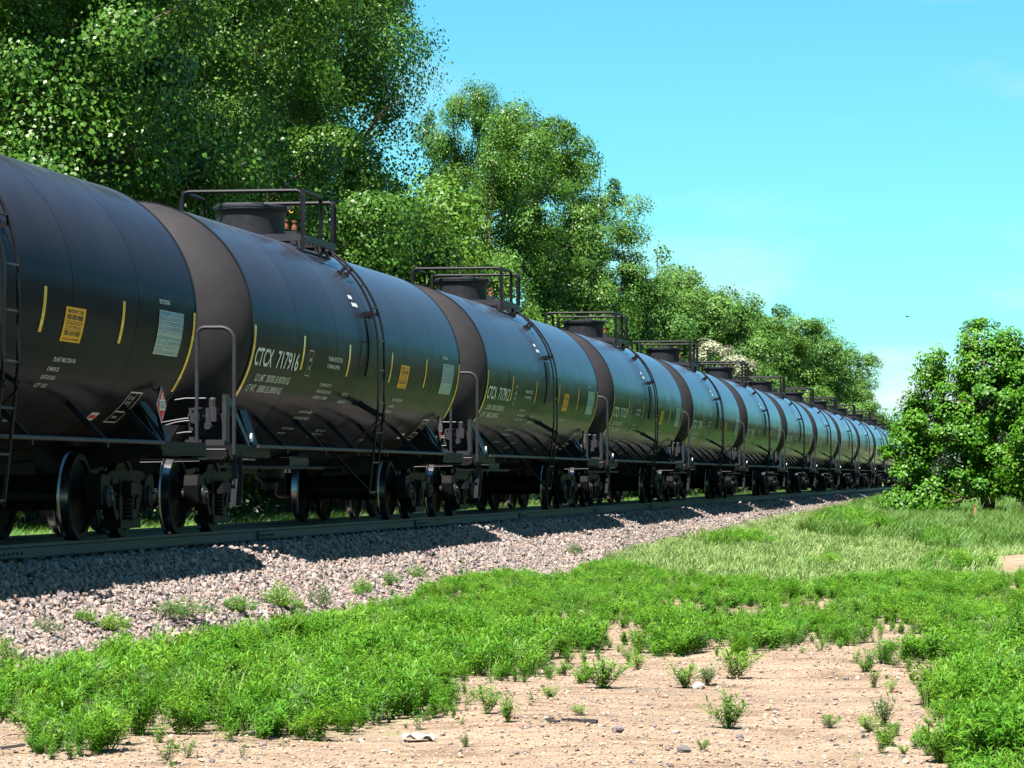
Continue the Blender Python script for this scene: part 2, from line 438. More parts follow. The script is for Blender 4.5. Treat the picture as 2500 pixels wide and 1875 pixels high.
AREAS = {
 'weed_main': [(-8.09,23.8),(-7.58,23.9),(-7.54,24.5),(-7.70,25.6),(-8.05,28.6),(-8.22,30.6),(-7.38,30.3),(-7.46,33.3),(-7.95,38.8),(-8.15,43.7),(-8.39,47.1),(-8.47,50.0),(-8.40,53.6),(-7.17,49.8),(-7.92,60.3),(-7.61,62.6),(-5.52,50.1),(-4.46,40.0),(-4.10,36.0),(-4.17,35.1),(-4.49,34.2),(-4.04,31.2),(-4.15,30.0),(-4.17,28.1),(-3.92,26.3),(-3.92,25.0),(-4.41,25.8),(-4.29,24.4),(-3.81,22.3),(-3.85,21.7),(-4.13,21.8),(-3.88,20.1),(-4.34,20.7),(-4.18,19.7),(-4.47,20.0),(-4.69,19.9),(-4.58,19.1),(-5.08,19.9),(-5.41,19.8),(-5.25,18.5),(-5.29,17.9),(-5.68,18.4),(-6.22,20.1),(-6.54,20.6),(-7.17,21.1)],
 'weed_right': [(-5.97,51.5),(-4.70,50.2),(-3.54,47.6),(-3.01,49.8),(-2.44,52.1),(-1.86,53.9),(-1.00,50.8),(0.11,55.0),(1.75,52.2),(4.6,54.0),(5.2,40.0),(4.4,28.0),(4.9,17.3),(-0.30,16.6),(-0.63,19.2),(-0.43,20.4),(-0.33,21.0),(-0.57,21.4),(-0.78,23.5),(-0.83,25.0),(-0.67,26.7),(-0.80,28.7),(-1.20,28.0),(-1.36,26.6),(-1.38,27.9),(-1.06,30.5),(-1.02,32.6),(-1.19,34.3),(-1.74,37.2),(-1.91,36.6),(-1.79,35.3),(-1.68,32.3),(-1.95,32.3),(-2.25,34.4),(-2.92,38.6),(-3.25,40.7),(-3.95,40.6),(-4.83,42.7)],
 'weed_mid': [(-3.51,29.7),(-4.18,35.6),(-4.24,38.4),(-3.80,37.2),(-3.50,36.3),(-3.22,36.6),(-2.97,38.6),(-2.53,36.5),(-2.22,31.5),(-2.39,29.9),(-2.58,29.3),(-2.92,31.2),(-3.07,30.1),(-3.15,28.9)],
 'pale': [(-8.21,62.5),(-8.54,76.4),(-8.69,98.7),(-8.79,118.3),(-8.93,147.7),(-9.1,198.6),(-9.1,260),(12.0,292.8),(6.0,51.3),(0.11,53.7),(-1.01,51.6),(-2.49,53.3),(-3.64,49.1),(-4.89,51.5),(-5.96,54.0)],
 'long': [(-6.11,88.8),(-7.59,120.0),(-8.12,155.5),(-8.00,193.7),(9.46,217.9),(5.32,70.1),(-0.33,73.8),(-1.73,69.3),(-3.29,82.4),(-4.41,82.2)],
 'w1': [(-7.27,73.7),(-7.98,81.7),(-7.54,85.6),(-5.95,78.7),(-5.60,72.1),(-6.42,72.8)],
 'w2': [(-3.82,56.7),(-4.21,63.2),(-3.90,64.4),(-3.39,57.9),(-3.53,55.7)],
 'w3': [(-1.97,56.0),(-2.03,61.3),(-1.42,63.6),(-0.73,58.3),(-1.08,54.8)],
 'w4': [(-6.28,95.3),(-7.12,112.6),(-6.28,120.2),(-3.89,95.7),(-3.54,85.7),(-4.18,84.4)],
 'w5': [(-2.57,75.4),(-2.69,84.7),(-1.78,82.6),(-1.60,74.5),(-1.97,70.9)],
 'bare_right': [(-0.87,56.1),(-0.87,67.4),(-0.32,71.6),(0.93,71.7),(0.80,55.0),(-0.33,53.6)],
}

def inside(name, X, Y):
    poly = AREAS[name]; X = np.asarray(X); Y = np.asarray(Y)
    r = np.zeros(X.shape, bool); n = len(poly)
    for i in range(n):
        x1, y1 = poly[i]; x2, y2 = poly[(i + 1) % n]
        if y1 == y2: continue
        c = ((y1 > Y) != (y2 > Y)) & (X < (x2 - x1) * (Y - y1) / (y2 - y1) + x1)
        r ^= c
    return r

npr = np.random.default_rng(11)

def soft_noise(X, Y, s, seed=0):
    r = np.random.default_rng(seed); o = np.zeros(np.shape(X))
    for k in range(6):
        a = r.uniform(0, 2 * PI); f = r.uniform(0.6, 2.2) / s; p = r.uniform(0, 2 * PI)
        o = o + np.sin((X * math.cos(a) + Y * math.sin(a)) * f * 2 * PI / 1.5 + p)
    return o / 6

def build_ground():
    xs = np.concatenate([[-4000, -1500, -600, -250, -120, -70, -50, -38, -30], np.arange(-26, -14, 1.0), np.arange(-14, 4.01, 0.2), np.arange(5, 16, 1.0), [18, 22, 30, 45, 70, 120, 250, 600, 1500, 4000]])
    ys = np.concatenate([[-3000, -800, -300, -120, -60, -30, -10, 0, 8], np.arange(12, 60, 0.4), np.arange(60, 130, 1.0), np.arange(130, 300, 5.0), [320, 360, 420, 520, 700, 1000, 1800, 3500, 8000]])
    X, Y = np.meshgrid(xs, ys)
    Z = base_z(X, Y)
    nearb = np.abs(X - TX) < 3.4
    Z = np.where(nearb, np.minimum(Z, np.where(X > TX, base_z(X, Y), 0.45)), Z)
    green = np.zeros(X.shape)
    for k in ('weed_main', 'weed_right', 'weed_mid', 'w1', 'w2', 'w3', 'w4', 'w5'):
        green = np.maximum(green, 0.30 * inside(k, X, Y))
    green = np.maximum(green, 0.85 * inside('pale', X, Y))
    green = np.maximum(green, 1.0 * inside('long', X, Y))
    green = np.where(inside('bare_right', X, Y), 0.1, green)
    green = np.where((X < TX - 2.6), 1.0, green)
    green = np.where((Y > 60) & (X > -8.2) & ~inside('bare_right', X, Y), np.maximum(green, 0.8), green)
    green = np.where(((Y < 10) | (X > 4)), np.maximum(green, 0.75), green)
    ny, nx = X.shape
    V = np.stack([X, Y, Z], -1).reshape(-1, 3)
    i = np.arange(nx * ny).reshape(ny, nx)
    F = np.stack([i[:-1, :-1], i[:-1, 1:], i[1:, 1:], i[1:, :-1]], -1).reshape(-1, 4)
    m = bpy.data.materials.new('ground_soil'); m.use_nodes = True; MATS['ground_soil'] = m
    t = m.node_tree; b = t.nodes['Principled BSDF']; b.inputs['Roughness'].default_value = 0.95; b.inputs['Specular IOR Level'].default_value = 0.2
    tcn = t.nodes.new("ShaderNodeTexCoord")
    def noise(s, d=6, r=0.6):
        n = t.nodes.new("ShaderNodeTexNoise"); n.inputs['Scale'].default_value = s; n.inputs['Detail'].default_value = d; n.inputs['Roughness'].default_value = r
        t.links.new(tcn.outputs['Object'], n.inputs['Vector']); return n
    def ramp(src, stops, k=True):
        if k: stops = [(p, K(c)) for p, c in stops]
        r = t.nodes.new("ShaderNodeValToRGB"); e = r.color_ramp.elements
        e[0].position, e[0].color = stops[0][0], (*stops[0][1], 1); e[1].position, e[1].color = stops[-1][0], (*stops[-1][1], 1)
        for p, c in stops[1:-1]:
            k = e.new(p); k.color = (*c, 1)
        t.links.new(src, r.inputs['Fac']); return r
    def mix(a, bb, f, mode='MIX'):
        n = t.nodes.new("ShaderNodeMix"); n.data_type = 'RGBA'; n.blend_type = mode
        if hasattr(f, 'name'): t.links.new(f, n.inputs['Factor'])
        else: n.inputs['Factor'].default_value = f
        t.links.new(a, n.inputs['A']); t.links.new(bb, n.inputs['B']); return n.outputs['Result']
    sand = ramp(noise(1.1).outputs['Fac'], [(0.30, (0.27, 0.19, 0.13)), (0.45, (0.45, 0.325, 0.23)), (0.70, (0.56, 0.42, 0.31))])
    grit = ramp(noise(45, 3, 0.7).outputs['Fac'], [(0.36, (0.45, 0.40, 0.38)), (0.50, (0.95, 0.95, 0.95)), (0.70, (1.25, 1.22, 1.18))], False)
    c1 = mix(sand.outputs[0], grit.outputs[0], 0.9, 'MULTIPLY')
    mps = t.nodes.new('ShaderNodeMapping'); mps.inputs['Scale'].default_value = (0.5, 3.2, 1); mps.inputs['Rotation'].default_value = (0, 0, 0.12); t.links.new(tcn.outputs['Object'], mps.inputs['Vector'])
    nst = noise(1.6, 5, 0.65); t.links.new(mps.outputs[0], nst.inputs['Vector'])
    stk = ramp(nst.outputs['Fac'], [(0.34, (0.66, 0.60, 0.56)), (0.50, (1.0, 1.0, 1.0)), (0.72, (1.14, 1.12, 1.10))], False)
    c1 = mix(c1, stk.outputs[0], 1.0, 'MULTIPLY')
    drk = ramp(noise(0.55, 5, 0.65).outputs['Fac'], [(0.56, (0, 0, 0)), (0.70, (0.9, 0.9, 0.9))], False)
    dk = ramp(noise(14, 4).outputs['Fac'], [(0.3, (0.15, 0.11, 0.09)), (0.7, (0.30, 0.22, 0.16))])
    c2 = mix(c1, dk.outputs[0], drk.outputs[0])
    gr = ramp(noise(3.0).outputs['Fac'], [(0.3, (0.10, 0.18, 0.04)), (0.5, (0.18, 0.28, 0.07)), (0.72, (0.30, 0.33, 0.13))])
    at = t.nodes.new("ShaderNodeAttribute"); at.attribute_name = 'tone'
    gm = t.nodes.new("ShaderNodeMath"); gm.operation = 'ADD'
    nb = noise(1.8, 5); sb = t.nodes.new("ShaderNodeMath"); sb.operation = 'MULTIPLY_ADD'; sb.inputs[1].default_value = 1.6; sb.inputs[2].default_value = -0.95
    t.links.new(nb.outputs['Fac'], sb.inputs[0]); t.links.new(sb.outputs[0], gm.inputs[0]); t.links.new(at.outputs['Fac'], gm.inputs[1]); gm.use_clamp = True
    mulg = t.nodes.new("ShaderNodeMath"); mulg.operation = 'MULTIPLY'; mulg.use_clamp = True
    s2 = t.nodes.new("ShaderNodeMath"); s2.operation = 'MULTIPLY'; s2.inputs[1].default_value = 4.0; s2.use_clamp = True
    t.links.new(at.outputs['Fac'], s2.inputs[0])
    t.links.new(gm.outputs[0], mulg.inputs[0]); t.links.new(s2.outputs[0], mulg.inputs[1])
    c3 = mix(c2, gr.outputs[0], mulg.outputs[0])
    t.links.new(c3, b.inputs['Base Color'])
    bp = t.nodes.new("ShaderNodeBump"); bp.inputs['Strength'].default_value = 0.7; bp.inputs['Distance'].default_value = 0.03
    hb = noise(28, 5, 0.7)
    t.links.new(hb.outputs['Fac'], bp.inputs['Height']); t.links.new(bp.outputs[0], b.inputs['Normal'])
    me = np_mesh('ground', V, F, 'ground_soil', tone=green.reshape(-1), smooth=True)
    o = link('ground', me); tag(o, 'sandy dirt and grassy ground beside the railway line', kind='structure')
build_ground()

def build_bed():
    prof_d = np.array([-3.6, -3.0, -2.6, -2.2, -1.9, -1.6, -1.2, -0.7, 0, 0.7, 1.2, 1.6, 1.8, 2.0, 2.2, 2.4, 2.6, 2.8, 3.0, 3.2, 3.5])
    ys = np.concatenate([[-200, -60, 0, 10], np.arange(14, 90, 0.5), np.arange(90, 400, 4.0), [450, 600, 900, 1500]])
    D, Y = np.meshgrid(prof_d, ys)
    Z = bed_z(D + TX) - 0.012
    Z = Z + 0.02 * soft_noise(D, Y, 1.2, 3) * (np.abs(D) > 1.0)
    X = D + TX + 0.05 * soft_noise(D, Y, 2.5, 5) * (np.abs(D) > 1.7)
    ny, nx = X.shape
    V = np.stack([X, Y, Z], -1).reshape(-1, 3)
    i = np.arange(nx * ny).reshape(ny, nx)
    F = np.stack([i[:-1, :-1], i[:-1, 1:], i[1:, 1:], i[1:, :-1]], -1).reshape(-1, 4)
    m = bpy.data.materials.new('gravel_bed'); m.use_nodes = True; MATS['gravel_bed'] = m
    t = m.node_tree; b = t.nodes['Principled BSDF']; b.inputs['Roughness'].default_value = 0.95
    tcn = t.nodes.new("ShaderNodeTexCoord")
    vo = t.nodes.new("ShaderNodeTexVoronoi"); vo.inputs['Scale'].default_value = 17.0
    t.links.new(tcn.outputs['Object'], vo.inputs['Vector'])
    hs = t.nodes.new("ShaderNodeSeparateColor"); t.links.new(vo.outputs['Color'], hs.inputs[0])
    rp = t.nodes.new("ShaderNodeValToRGB"); rp.color_ramp.interpolation = 'CONSTANT'
    stops = [(p, K(c)) for p, c in [(0, (0.26, 0.20, 0.17)), (0.25, (0.34, 0.27, 0.23)), (0.5, (0.20, 0.175, 0.175)), (0.66, (0.40, 0.33, 0.28)), (0.80, (0.10, 0.09, 0.10)), (0.93, (0.32, 0.20, 0.15))]]
    e = rp.color_ramp.elements
    e[0].color = (*stops[0][1], 1); e[1].position = stops[1][0]; e[1].color = (*stops[1][1], 1)
    for p, c in stops[2:]:
        k = e.new(p); k.color = (*c, 1)
    t.links.new(hs.outputs[0], rp.inputs['Fac']); t.links.new(rp.outputs[0], b.inputs['Base Color'])
    bp = t.nodes.new("ShaderNodeBump"); bp.inputs['Strength'].default_value = 1.0; bp.inputs['Distance'].default_value = 0.05; bp.invert = True
    t.links.new(vo.outputs['Distance'], bp.inputs['Height']); t.links.new(bp.outputs[0], b.inputs['Normal'])
    o = link('track_bed', np_mesh('track_bed', V, F, 'gravel_bed', smooth=True))
    tag(o, 'raised bed of pinkish grey crushed rock under the rails', kind='structure')
build_bed()

# ------------------------------------------------------------------ scattering (only for what nobody could count)
def scatter(name, label, cat, pts, rots, scl, idx, variants):
    me = bpy.data.meshes.new(name + '_points')
    n = len(pts)
    me.vertices.add(n); me.vertices.foreach_set('co', np.asarray(pts, np.float32).ravel())
    a = me.attributes.new('rot', 'FLOAT_VECTOR', 'POINT'); a.data.foreach_set('vector', np.asarray(rots, np.float32).ravel())
    s_ = np.asarray(scl, np.float32)
    if s_.ndim == 1: s_ = np.stack([s_, s_, s_], -1)
    a = me.attributes.new('scl', 'FLOAT_VECTOR', 'POINT'); a.data.foreach_set('vector', s_.ravel())
    a = me.attributes.new('idx', 'INT', 'POINT'); a.data.foreach_set('value', np.asarray(idx, np.int32))
    o = link(name, me)
    c = bpy.data.collections.new(name + '_pieces')
    for i, v in enumerate(variants):
        c.objects.link(bpy.data.objects.new('%s_piece_%02d' % (name, i), v))
    g = bpy.data.node_groups.new(name + '_scatter', 'GeometryNodeTree')
    g.interface.new_socket('Geometry', in_out='INPUT', socket_type='NodeSocketGeometry')
    g.interface.new_socket('Geometry', in_out='OUTPUT', socket_type='NodeSocketGeometry')
    gi = g.nodes.new('NodeGroupInput'); go = g.nodes.new('NodeGroupOutput')
    ip = g.nodes.new('GeometryNodeInstanceOnPoints')
    ci = g.nodes.new('GeometryNodeCollectionInfo'); ci.inputs['Collection'].default_value = c
    ci.inputs['Separate Children'].default_value = True; ci.inputs['Reset Children'].default_value = True
    ip.inputs['Pick Instance'].default_value = True
    def attr(nm, ty):
        a = g.nodes.new('GeometryNodeInputNamedAttribute'); a.data_type = ty; a.inputs['Name'].default_value = nm
        return a.outputs['Attribute']
    e2r = g.nodes.new('FunctionNodeEulerToRotation')
    L = g.links.new
    L(gi.outputs[0], ip.inputs['Points']); L(ci.outputs[0], ip.inputs['Instance'])
    L(attr('idx', 'INT'), ip.inputs['Instance Index'])
    L(attr('rot', 'FLOAT_VECTOR'), e2r.inputs[0]); L(e2r.outputs[0], ip.inputs['Rotation'])
    L(attr('scl', 'FLOAT_VECTOR'), ip.inputs['Scale'])
    L(ip.outputs[0], go.inputs[0])
    md = o.modifiers.new('scatter', 'NODES'); md.node_group = g
    tag(o, label, cat, kind='stuff')
    return o

def stone_mesh(name, seed, m, sub=1, flat=0.7):
    r = random.Random(seed)
    bm = bmesh.new(); bmesh.ops.create_icosphere(bm, subdivisions=sub, radius=0.5)
    cuts = [(Vector((r.gauss(0, 1), r.gauss(0, 1), r.gauss(0, 1))).normalized(), r.uniform(0.24, 0.42)) for _ in range(7)]
    sx, sy = r.uniform(0.8, 1.25), r.uniform(0.7, 1.0)
    for v in bm.verts:
        for n, d in cuts:
            k = v.co.dot(n)
            if k > d: v.co -= n * (k - d)
        v.co = Vector((v.co.x * sx, v.co.y * sy, v.co.z * flat)) + Vector((r.gauss(0, .02), r.gauss(0, .02), r.gauss(0, .02)))
    me = bpy.data.meshes.new(name); bm.to_mesh(me); bm.free(); me.materials.append(MATS[m])
    return me

def leaf_quads(P, T, N, L, W, fold=0.15):
    """kite leaves: P base, T direction, N normal -> vertices, faces"""
    S = np.cross(T, N); S /= np.linalg.norm(S, axis=1, keepdims=True) + 1e-9
    N2 = np.cross(S, T)
    L = np.asarray(L)[:, None]; W = np.asarray(W)[:, None]
    mid = P + T * L * 0.45 + N2 * L * fold
    V = np.stack([P, mid + S * W * 0.5, P + T * L, mid - S * W * 0.5], 1).reshape(-1, 3)
    F = np.arange(len(V)).reshape(-1, 4)
    return V, F

def unit(a):
    return a / (np.linalg.norm(a, axis=-1, keepdims=True) + 1e-9)

def weed_mesh(name, seed, m, h=1.0, spread=0.55, stems=11, per=28, ll=0.175, lw=0.031):
    """bushy annual weed of unit height: upright stems set with narrow leaves"""
    r = np.random.default_rng(seed)
    P = []; T = []; tone = []
    SV = []; SF = []
    for s in range(stems):
        a = r.uniform(0, 2 * PI); lean = r.uniform(0.05, 1.0) * spread
        hh = h * r.uniform(0.65, 1.0) * (1 - 0.35 * lean)
        d = np.array([math.cos(a) * lean, math.sin(a) * lean, 1.0])
        base = np.array([math.cos(a), math.sin(a), 0]) * r.uniform(0, 0.08)
        tt = np.sort(0.12 + 0.88 * r.uniform(0, 1, per) ** 0.75)
        st = r.uniform(0.3, 0.7)
        for k, u in enumerate(tt):
            p = base + np.array([d[0] * u ** 1.3, d[1] * u ** 1.3, u]) * hh
            az = a + k * 2.4 + r.uniform(-.6, .6); el = r.uniform(-0.35, 0.65) + 0.45 * (u > 0.9)
            P.append(p); T.append([math.cos(az) * math.cos(el), math.sin(az) * math.cos(el), math.sin(el)]); tone.append(np.clip(st + r.normal(0, .15) + 0.15 * (u - 0.5), 0, 1))
        p0 = base; p1 = base + np.array([d[0], d[1], 1.0]) * hh * 0.95
        o = len(SV); wv = 0.008
        SV += [p0 + [wv, 0, 0], p0 - [wv, 0, 0], p1 - [wv * .5, 0, 0], p1 + [wv * .5, 0, 0]]; SF.append([o, o + 1, o + 2, o + 3])
    P = np.array(P); T = unit(np.array(T)); n = len(P)
    N = unit(np.cross(np.cross(T, [0, 0, 1.0]), T) + r.normal(0, .25, (n, 3)))
    V, F = leaf_quads(P, T, N, r.uniform(0.6, 1.3, n) * ll, r.uniform(0.8, 1.3, n) * lw, fold=0.16)
    V = np.concatenate([V, np.array(SV)]); F = np.concatenate([F, np.array(SF) + len(P) * 4])
    tn = np.concatenate([np.repeat(tone, 4), np.full(len(SV), 0.6)])
    return np_mesh(name, V, F, m, tone=tn)

def patch_weed(name, seed, m, plants=26, h=1.0, leaf=0.30):
    """low spreading patch: many short stems over a unit disc"""
    r = np.random.default_rng(seed); P = []; T = []; tone = []
    for s in range(plants):
        a = r.uniform(0, 2 * PI); q = r.uniform(0, 1) ** 0.6 * 0.5; b = np.array([math.cos(a) * q, math.sin(a) * q, 0]); hh = h * r.uniform(.5, 1.0) * (1.1 - q); st = r.uniform(.35, .8)
        for k in range(16):
            u = r.uniform(.1, 1); az = r.uniform(0, 2 * PI); el = r.uniform(0, 1.0)
            P.append(b + np.array([r.normal(0, .03), r.normal(0, .03), u * hh])); T.append([math.cos(az) * math.cos(el) , math.sin(az) * math.cos(el), math.sin(el)]); tone.append(st)
    P = np.array(P); T = unit(np.array(T)); n = len(P); N = unit(np.cross(np.cross(T, [0, 0, 1.0]), T) + r.normal(0, .3, (n, 3)))
    V, F = leaf_quads(P, T, N, r.uniform(.7, 1.3, n) * 0.11, r.uniform(.8, 1.3, n) * 0.02, fold=.1)
    return np_mesh(name, V, F, m, tone=np.repeat(tone, 4))

def tuft_mesh(name, seed, m, blades=34, rad=0.5, hgt=1.0, wid=0.03, bend=0.5, heads=False):
    r = np.random.default_rng(seed)
    V = []; F = []; tone = []
    for b in range(blades):
        a = r.uniform(0, 2 * PI); q = r.uniform(0, 1) ** 0.6 * rad
        p = np.array([math.cos(a) * q, math.sin(a) * q, 0]); az = a + r.normal(0, 0.9)
        h = hgt * r.uniform(0.45, 1.0); bd = bend * r.uniform(0.1, 1.0) * h
        d = np.array([math.cos(az), math.sin(az), 0]); s = np.array([-math.sin(az + 0.7), math.cos(az + 0.7), 0]) * wid / 2
        o = len(V); t0 = np.clip(r.normal(0.5, 0.22), 0, 1)
        m1 = p + d * bd * 0.3 + np.array([0, 0, h * 0.6]); tip = p + d * bd + np.array([0, 0, h])
        V += [p - s, p + s, m1 + s * .9, m1 - s * .9, tip + s * (0.9 if heads else 0.1), tip - s * (0.9 if heads else 0.1)]
        F += [[o, o + 1, o + 2, o + 3], [o + 3, o + 2, o + 4, o + 5]]
        tone += [t0 * 0.8, t0 * 0.8, t0, t0, min(1, t0 + .25), min(1, t0 + .25)]
    return np_mesh(name, np.array(V), np.array(F), m, tone=tone)

WEED_V = [weed_mesh('weed_plant_%d' % i, 40 + i, 'leaf_weed', spread=0.5 + 0.14 * (i % 3), stems=11 + i % 3) for i in range(6)]
WEED_D = [weed_mesh('dull_weed_plant_%d' % i, 60 + i, 'leaf_weed_dull', spread=0.8, stems=8, per=14, ll=0.17) for i in range(3)]
BUSH = [weed_mesh('bushy_weed_%d' % i, 140 + i, 'leaf_weed' if i < 4 else 'leaf_weed_dull', spread=1.0, stems=22, per=22, ll=0.20, lw=0.036) for i in range(5)]
PATCH = [patch_weed('weed_patch_%d' % i, 160 + i, 'leaf_weed' if i != 1 else 'leaf_weed_dull', plants=70 + 8 * i) for i in range(4)]
BLADE_P = [tuft_mesh('pale_grass_tuft_%d' % i, 80 + i, 'blade_pale', blades=30, rad=0.7, wid=0.035, heads=True) for i in range(4)]
STALK = [tuft_mesh('grass_stalk_tuft_%d' % i, 190 + i, 'blade_pale', blades=16, rad=0.3, wid=0.011, bend=0.45, hgt=1.25) for i in range(4)]
BLADE_L = [tuft_mesh('long_grass_tuft_%d' % i, 90 + i, 'blade_long', blades=30, rad=0.5, wid=0.035, bend=0.7) for i in range(4)]

def sample_area(name, per_m2, seed):
    r = np.random.default_rng(seed); p = np.array(AREAS[name])
    x0, y0 = p.min(0); x1, y1 = p.max(0)
    n = int((x1 - x0) * (y1 - y0) * per_m2)
    X = r.uniform(x0, x1, n); Y = r.uniform(y0, y1, n)
    k = inside(name, X, Y)
    return X[k], Y[k], r

def in_view(X, Y, margin=1.5):
    """keep only what stands inside the camera's wedge plus a side step"""
    ang = np.arctan2(-X, Y)            # left of +Y positive
    c = R_(8.933); half = R_(8.8)
    d = np.hypot(X, Y)
    return np.abs(ang - c) < half + margin / np.maximum(d, 1)

# main weeds
def weeds():
    PX = []; PY = []; S = []
    for nm, den, h in (('weed_main', 34, 0.29), ('weed_right', 32, 0.30), ('weed_mid', 34, 0.27), ('w1', 9, 0.40), ('w2', 12, 0.38), ('w3', 10, 0.34), ('w4', 4.0, 0.50), ('w5', 8, 0.42)):
        X, Y, r = sample_area(nm, den, abs(hash(nm)) % 1000 if False else len(nm) * 7 + ord(nm[-1]))
        nn = soft_noise(X, Y, 1.4, 21)
        keep = (r.uniform(0, 1, len(X)) < np.clip(0.80 + nn * 1.5, 0.45 if nm == 'weed_mid' else 0.03, 1)) & in_view(X, Y, 5.0)
        X, Y, nn = X[keep], Y[keep], nn[keep]
        edge = sum(inside(nm, X + dx, Y + dy) for dx, dy in ((.3, 0), (-.3, 0), (0, .6), (0, -.6), (.2, .4), (-.2, -.4))) / 6.0
        PX.append(X); PY.append(Y); S.append(h * np.clip(1.0 + 0.45 * nn, 0.5, 1.4) * r.uniform(0.55, 1.15, len(X)) * (0.62 + 0.38 * edge) * np.where((Y > 33) & (nm in ('weed_main', 'weed_right')), 0.72, 1.0))
    # ragged fringe: small plants creeping out of the mass into gravel and dirt
    r = np.random.default_rng(77); m_ = 6500
    X = r.uniform(-8.9, 1.6, m_); Y = r.uniform(17.0, 52.0, m_)
    ins = lambda a, c: sum(inside(k, a, c) for k in ('weed_main', 'weed_right', 'weed_mid')) > 0
    near = sum(ins(X + dx, Y + dy) for dx, dy in ((.3, 0), (-.3, 0), (0, .7), (0, -.7), (.6, .4), (-.6, .4), (.6, -.4), (-.6, -.4), (0, 1.4), (0, -1.4))) / 10.0
    k = (~ins(X, Y)) & (near > 0) & (r.uniform(0, 1, m_) < near * 1.1) & (soft_noise(X, Y, 1.1, 55) > -0.12)
    PX.append(X[k]); PY.append(Y[k]); S.append(r.uniform(0.05, 0.17, k.sum()))
    X = np.concatenate(PX); Y = np.concatenate(PY); S = np.concatenate(S)
    r = np.random.default_rng(5); n = len(X)
    pts = np.stack([X, Y, gz(X, Y) - 0.01], -1)
    rot = np.stack([r.normal(0, .12, n), r.normal(0, .12, n), r.uniform(0, 2 * PI, n)], -1)
    scl = np.stack([S * r.uniform(1.0, 1.4, n), S * r.uniform(1.0, 1.4, n), S], -1)
    idx = np.where(r.uniform(0, 1, n) < 0.14, 6 + r.integers(0, 3, n), r.integers(0, 6, n)); idx = np.where(r.uniform(0, 1, n) < 0.05, 9 + r.integers(0, 4, n), idx)
    scatter('weeds', 'spreading mass of bright green bushy weeds between gravel and sandy dirt', 'weeds', pts, rot, scl, idx, WEED_V + WEED_D + STALK)
weeds()

def grasses():
    X, Y, r = sample_area('pale', 13, 31)
    k = in_view(X, Y, 5.0) & ~inside('bare_right', X, Y) & (r.uniform(0, 1, len(X)) < np.where(Y < 90, 1.0, np.where(Y < 150, 0.6, 0.3)))
    X, Y = X[k], Y[k]
    nn = soft_noise(X, Y, 3.0, 8)
    n = len(X)
    S = r.uniform(0.12, 0.24, n) * (1 + 0.35 * nn)
    pts = np.stack([X, Y, gz(X, Y) - 0.01], -1)
    rot = np.stack([r.normal(0, .1, n), r.normal(0, .1, n), r.uniform(0, 2 * PI, n)], -1)
    scl = np.stack([S * 1.5, S * 1.5, S], -1)
    scatter('pale_grass', 'thin straw green grass spreading along the foot of the gravel', 'grass', pts, rot, scl, r.integers(0, 4, n), BLADE_P)
    X, Y, r = sample_area('long', 11, 33)
    k = in_view(X, Y, 5.0) & (r.uniform(0, 1, len(X)) < np.where(Y < 110, 1.0, 0.5)); X, Y = X[k], Y[k]; n = len(X)
    S = r.uniform(0.26, 0.46, n) * (1 + 0.3 * soft_noise(X, Y, 4, 12))
    pts = np.stack([X, Y, gz(X, Y) - 0.01], -1)
    rot = np.stack([r.normal(0, .1, n), r.normal(0, .1, n), r.uniform(0, 2 * PI, n)], -1)
    scatter('long_grass', 'taller green meadow grass in front of the lone broadleaf tree', 'grass', pts, rot, np.stack([S * 1.3, S * 1.3, S], -1), r.integers(0, 4, n), BLADE_L)
    # verge behind the train
    r = np.random.default_rng(35)
    n = 26000
    X = TX - 3.0 - r.uniform(0, 1, n) ** 1.3 * 7.5; Y = 40 + r.uniform(0, 1, n) ** 1.6 * 250
    S = r.uniform(0.14, 0.32, n) * (1 + 0.3 * soft_noise(X, Y, 3, 14))
    pts = np.stack([X, Y, gz(X, Y) - 0.01], -1)
    rot = np.stack([r.normal(0, .1, n), r.normal(0, .1, n), r.uniform(0, 2 * PI, n)], -1)
    scatter('verge_grass', 'sunlit green grass behind the train seen between the wheels', 'grass', pts, rot, np.stack([S * 1.5, S * 1.5, S], -1), r.integers(0, 4, n), BLADE_L)
grasses()

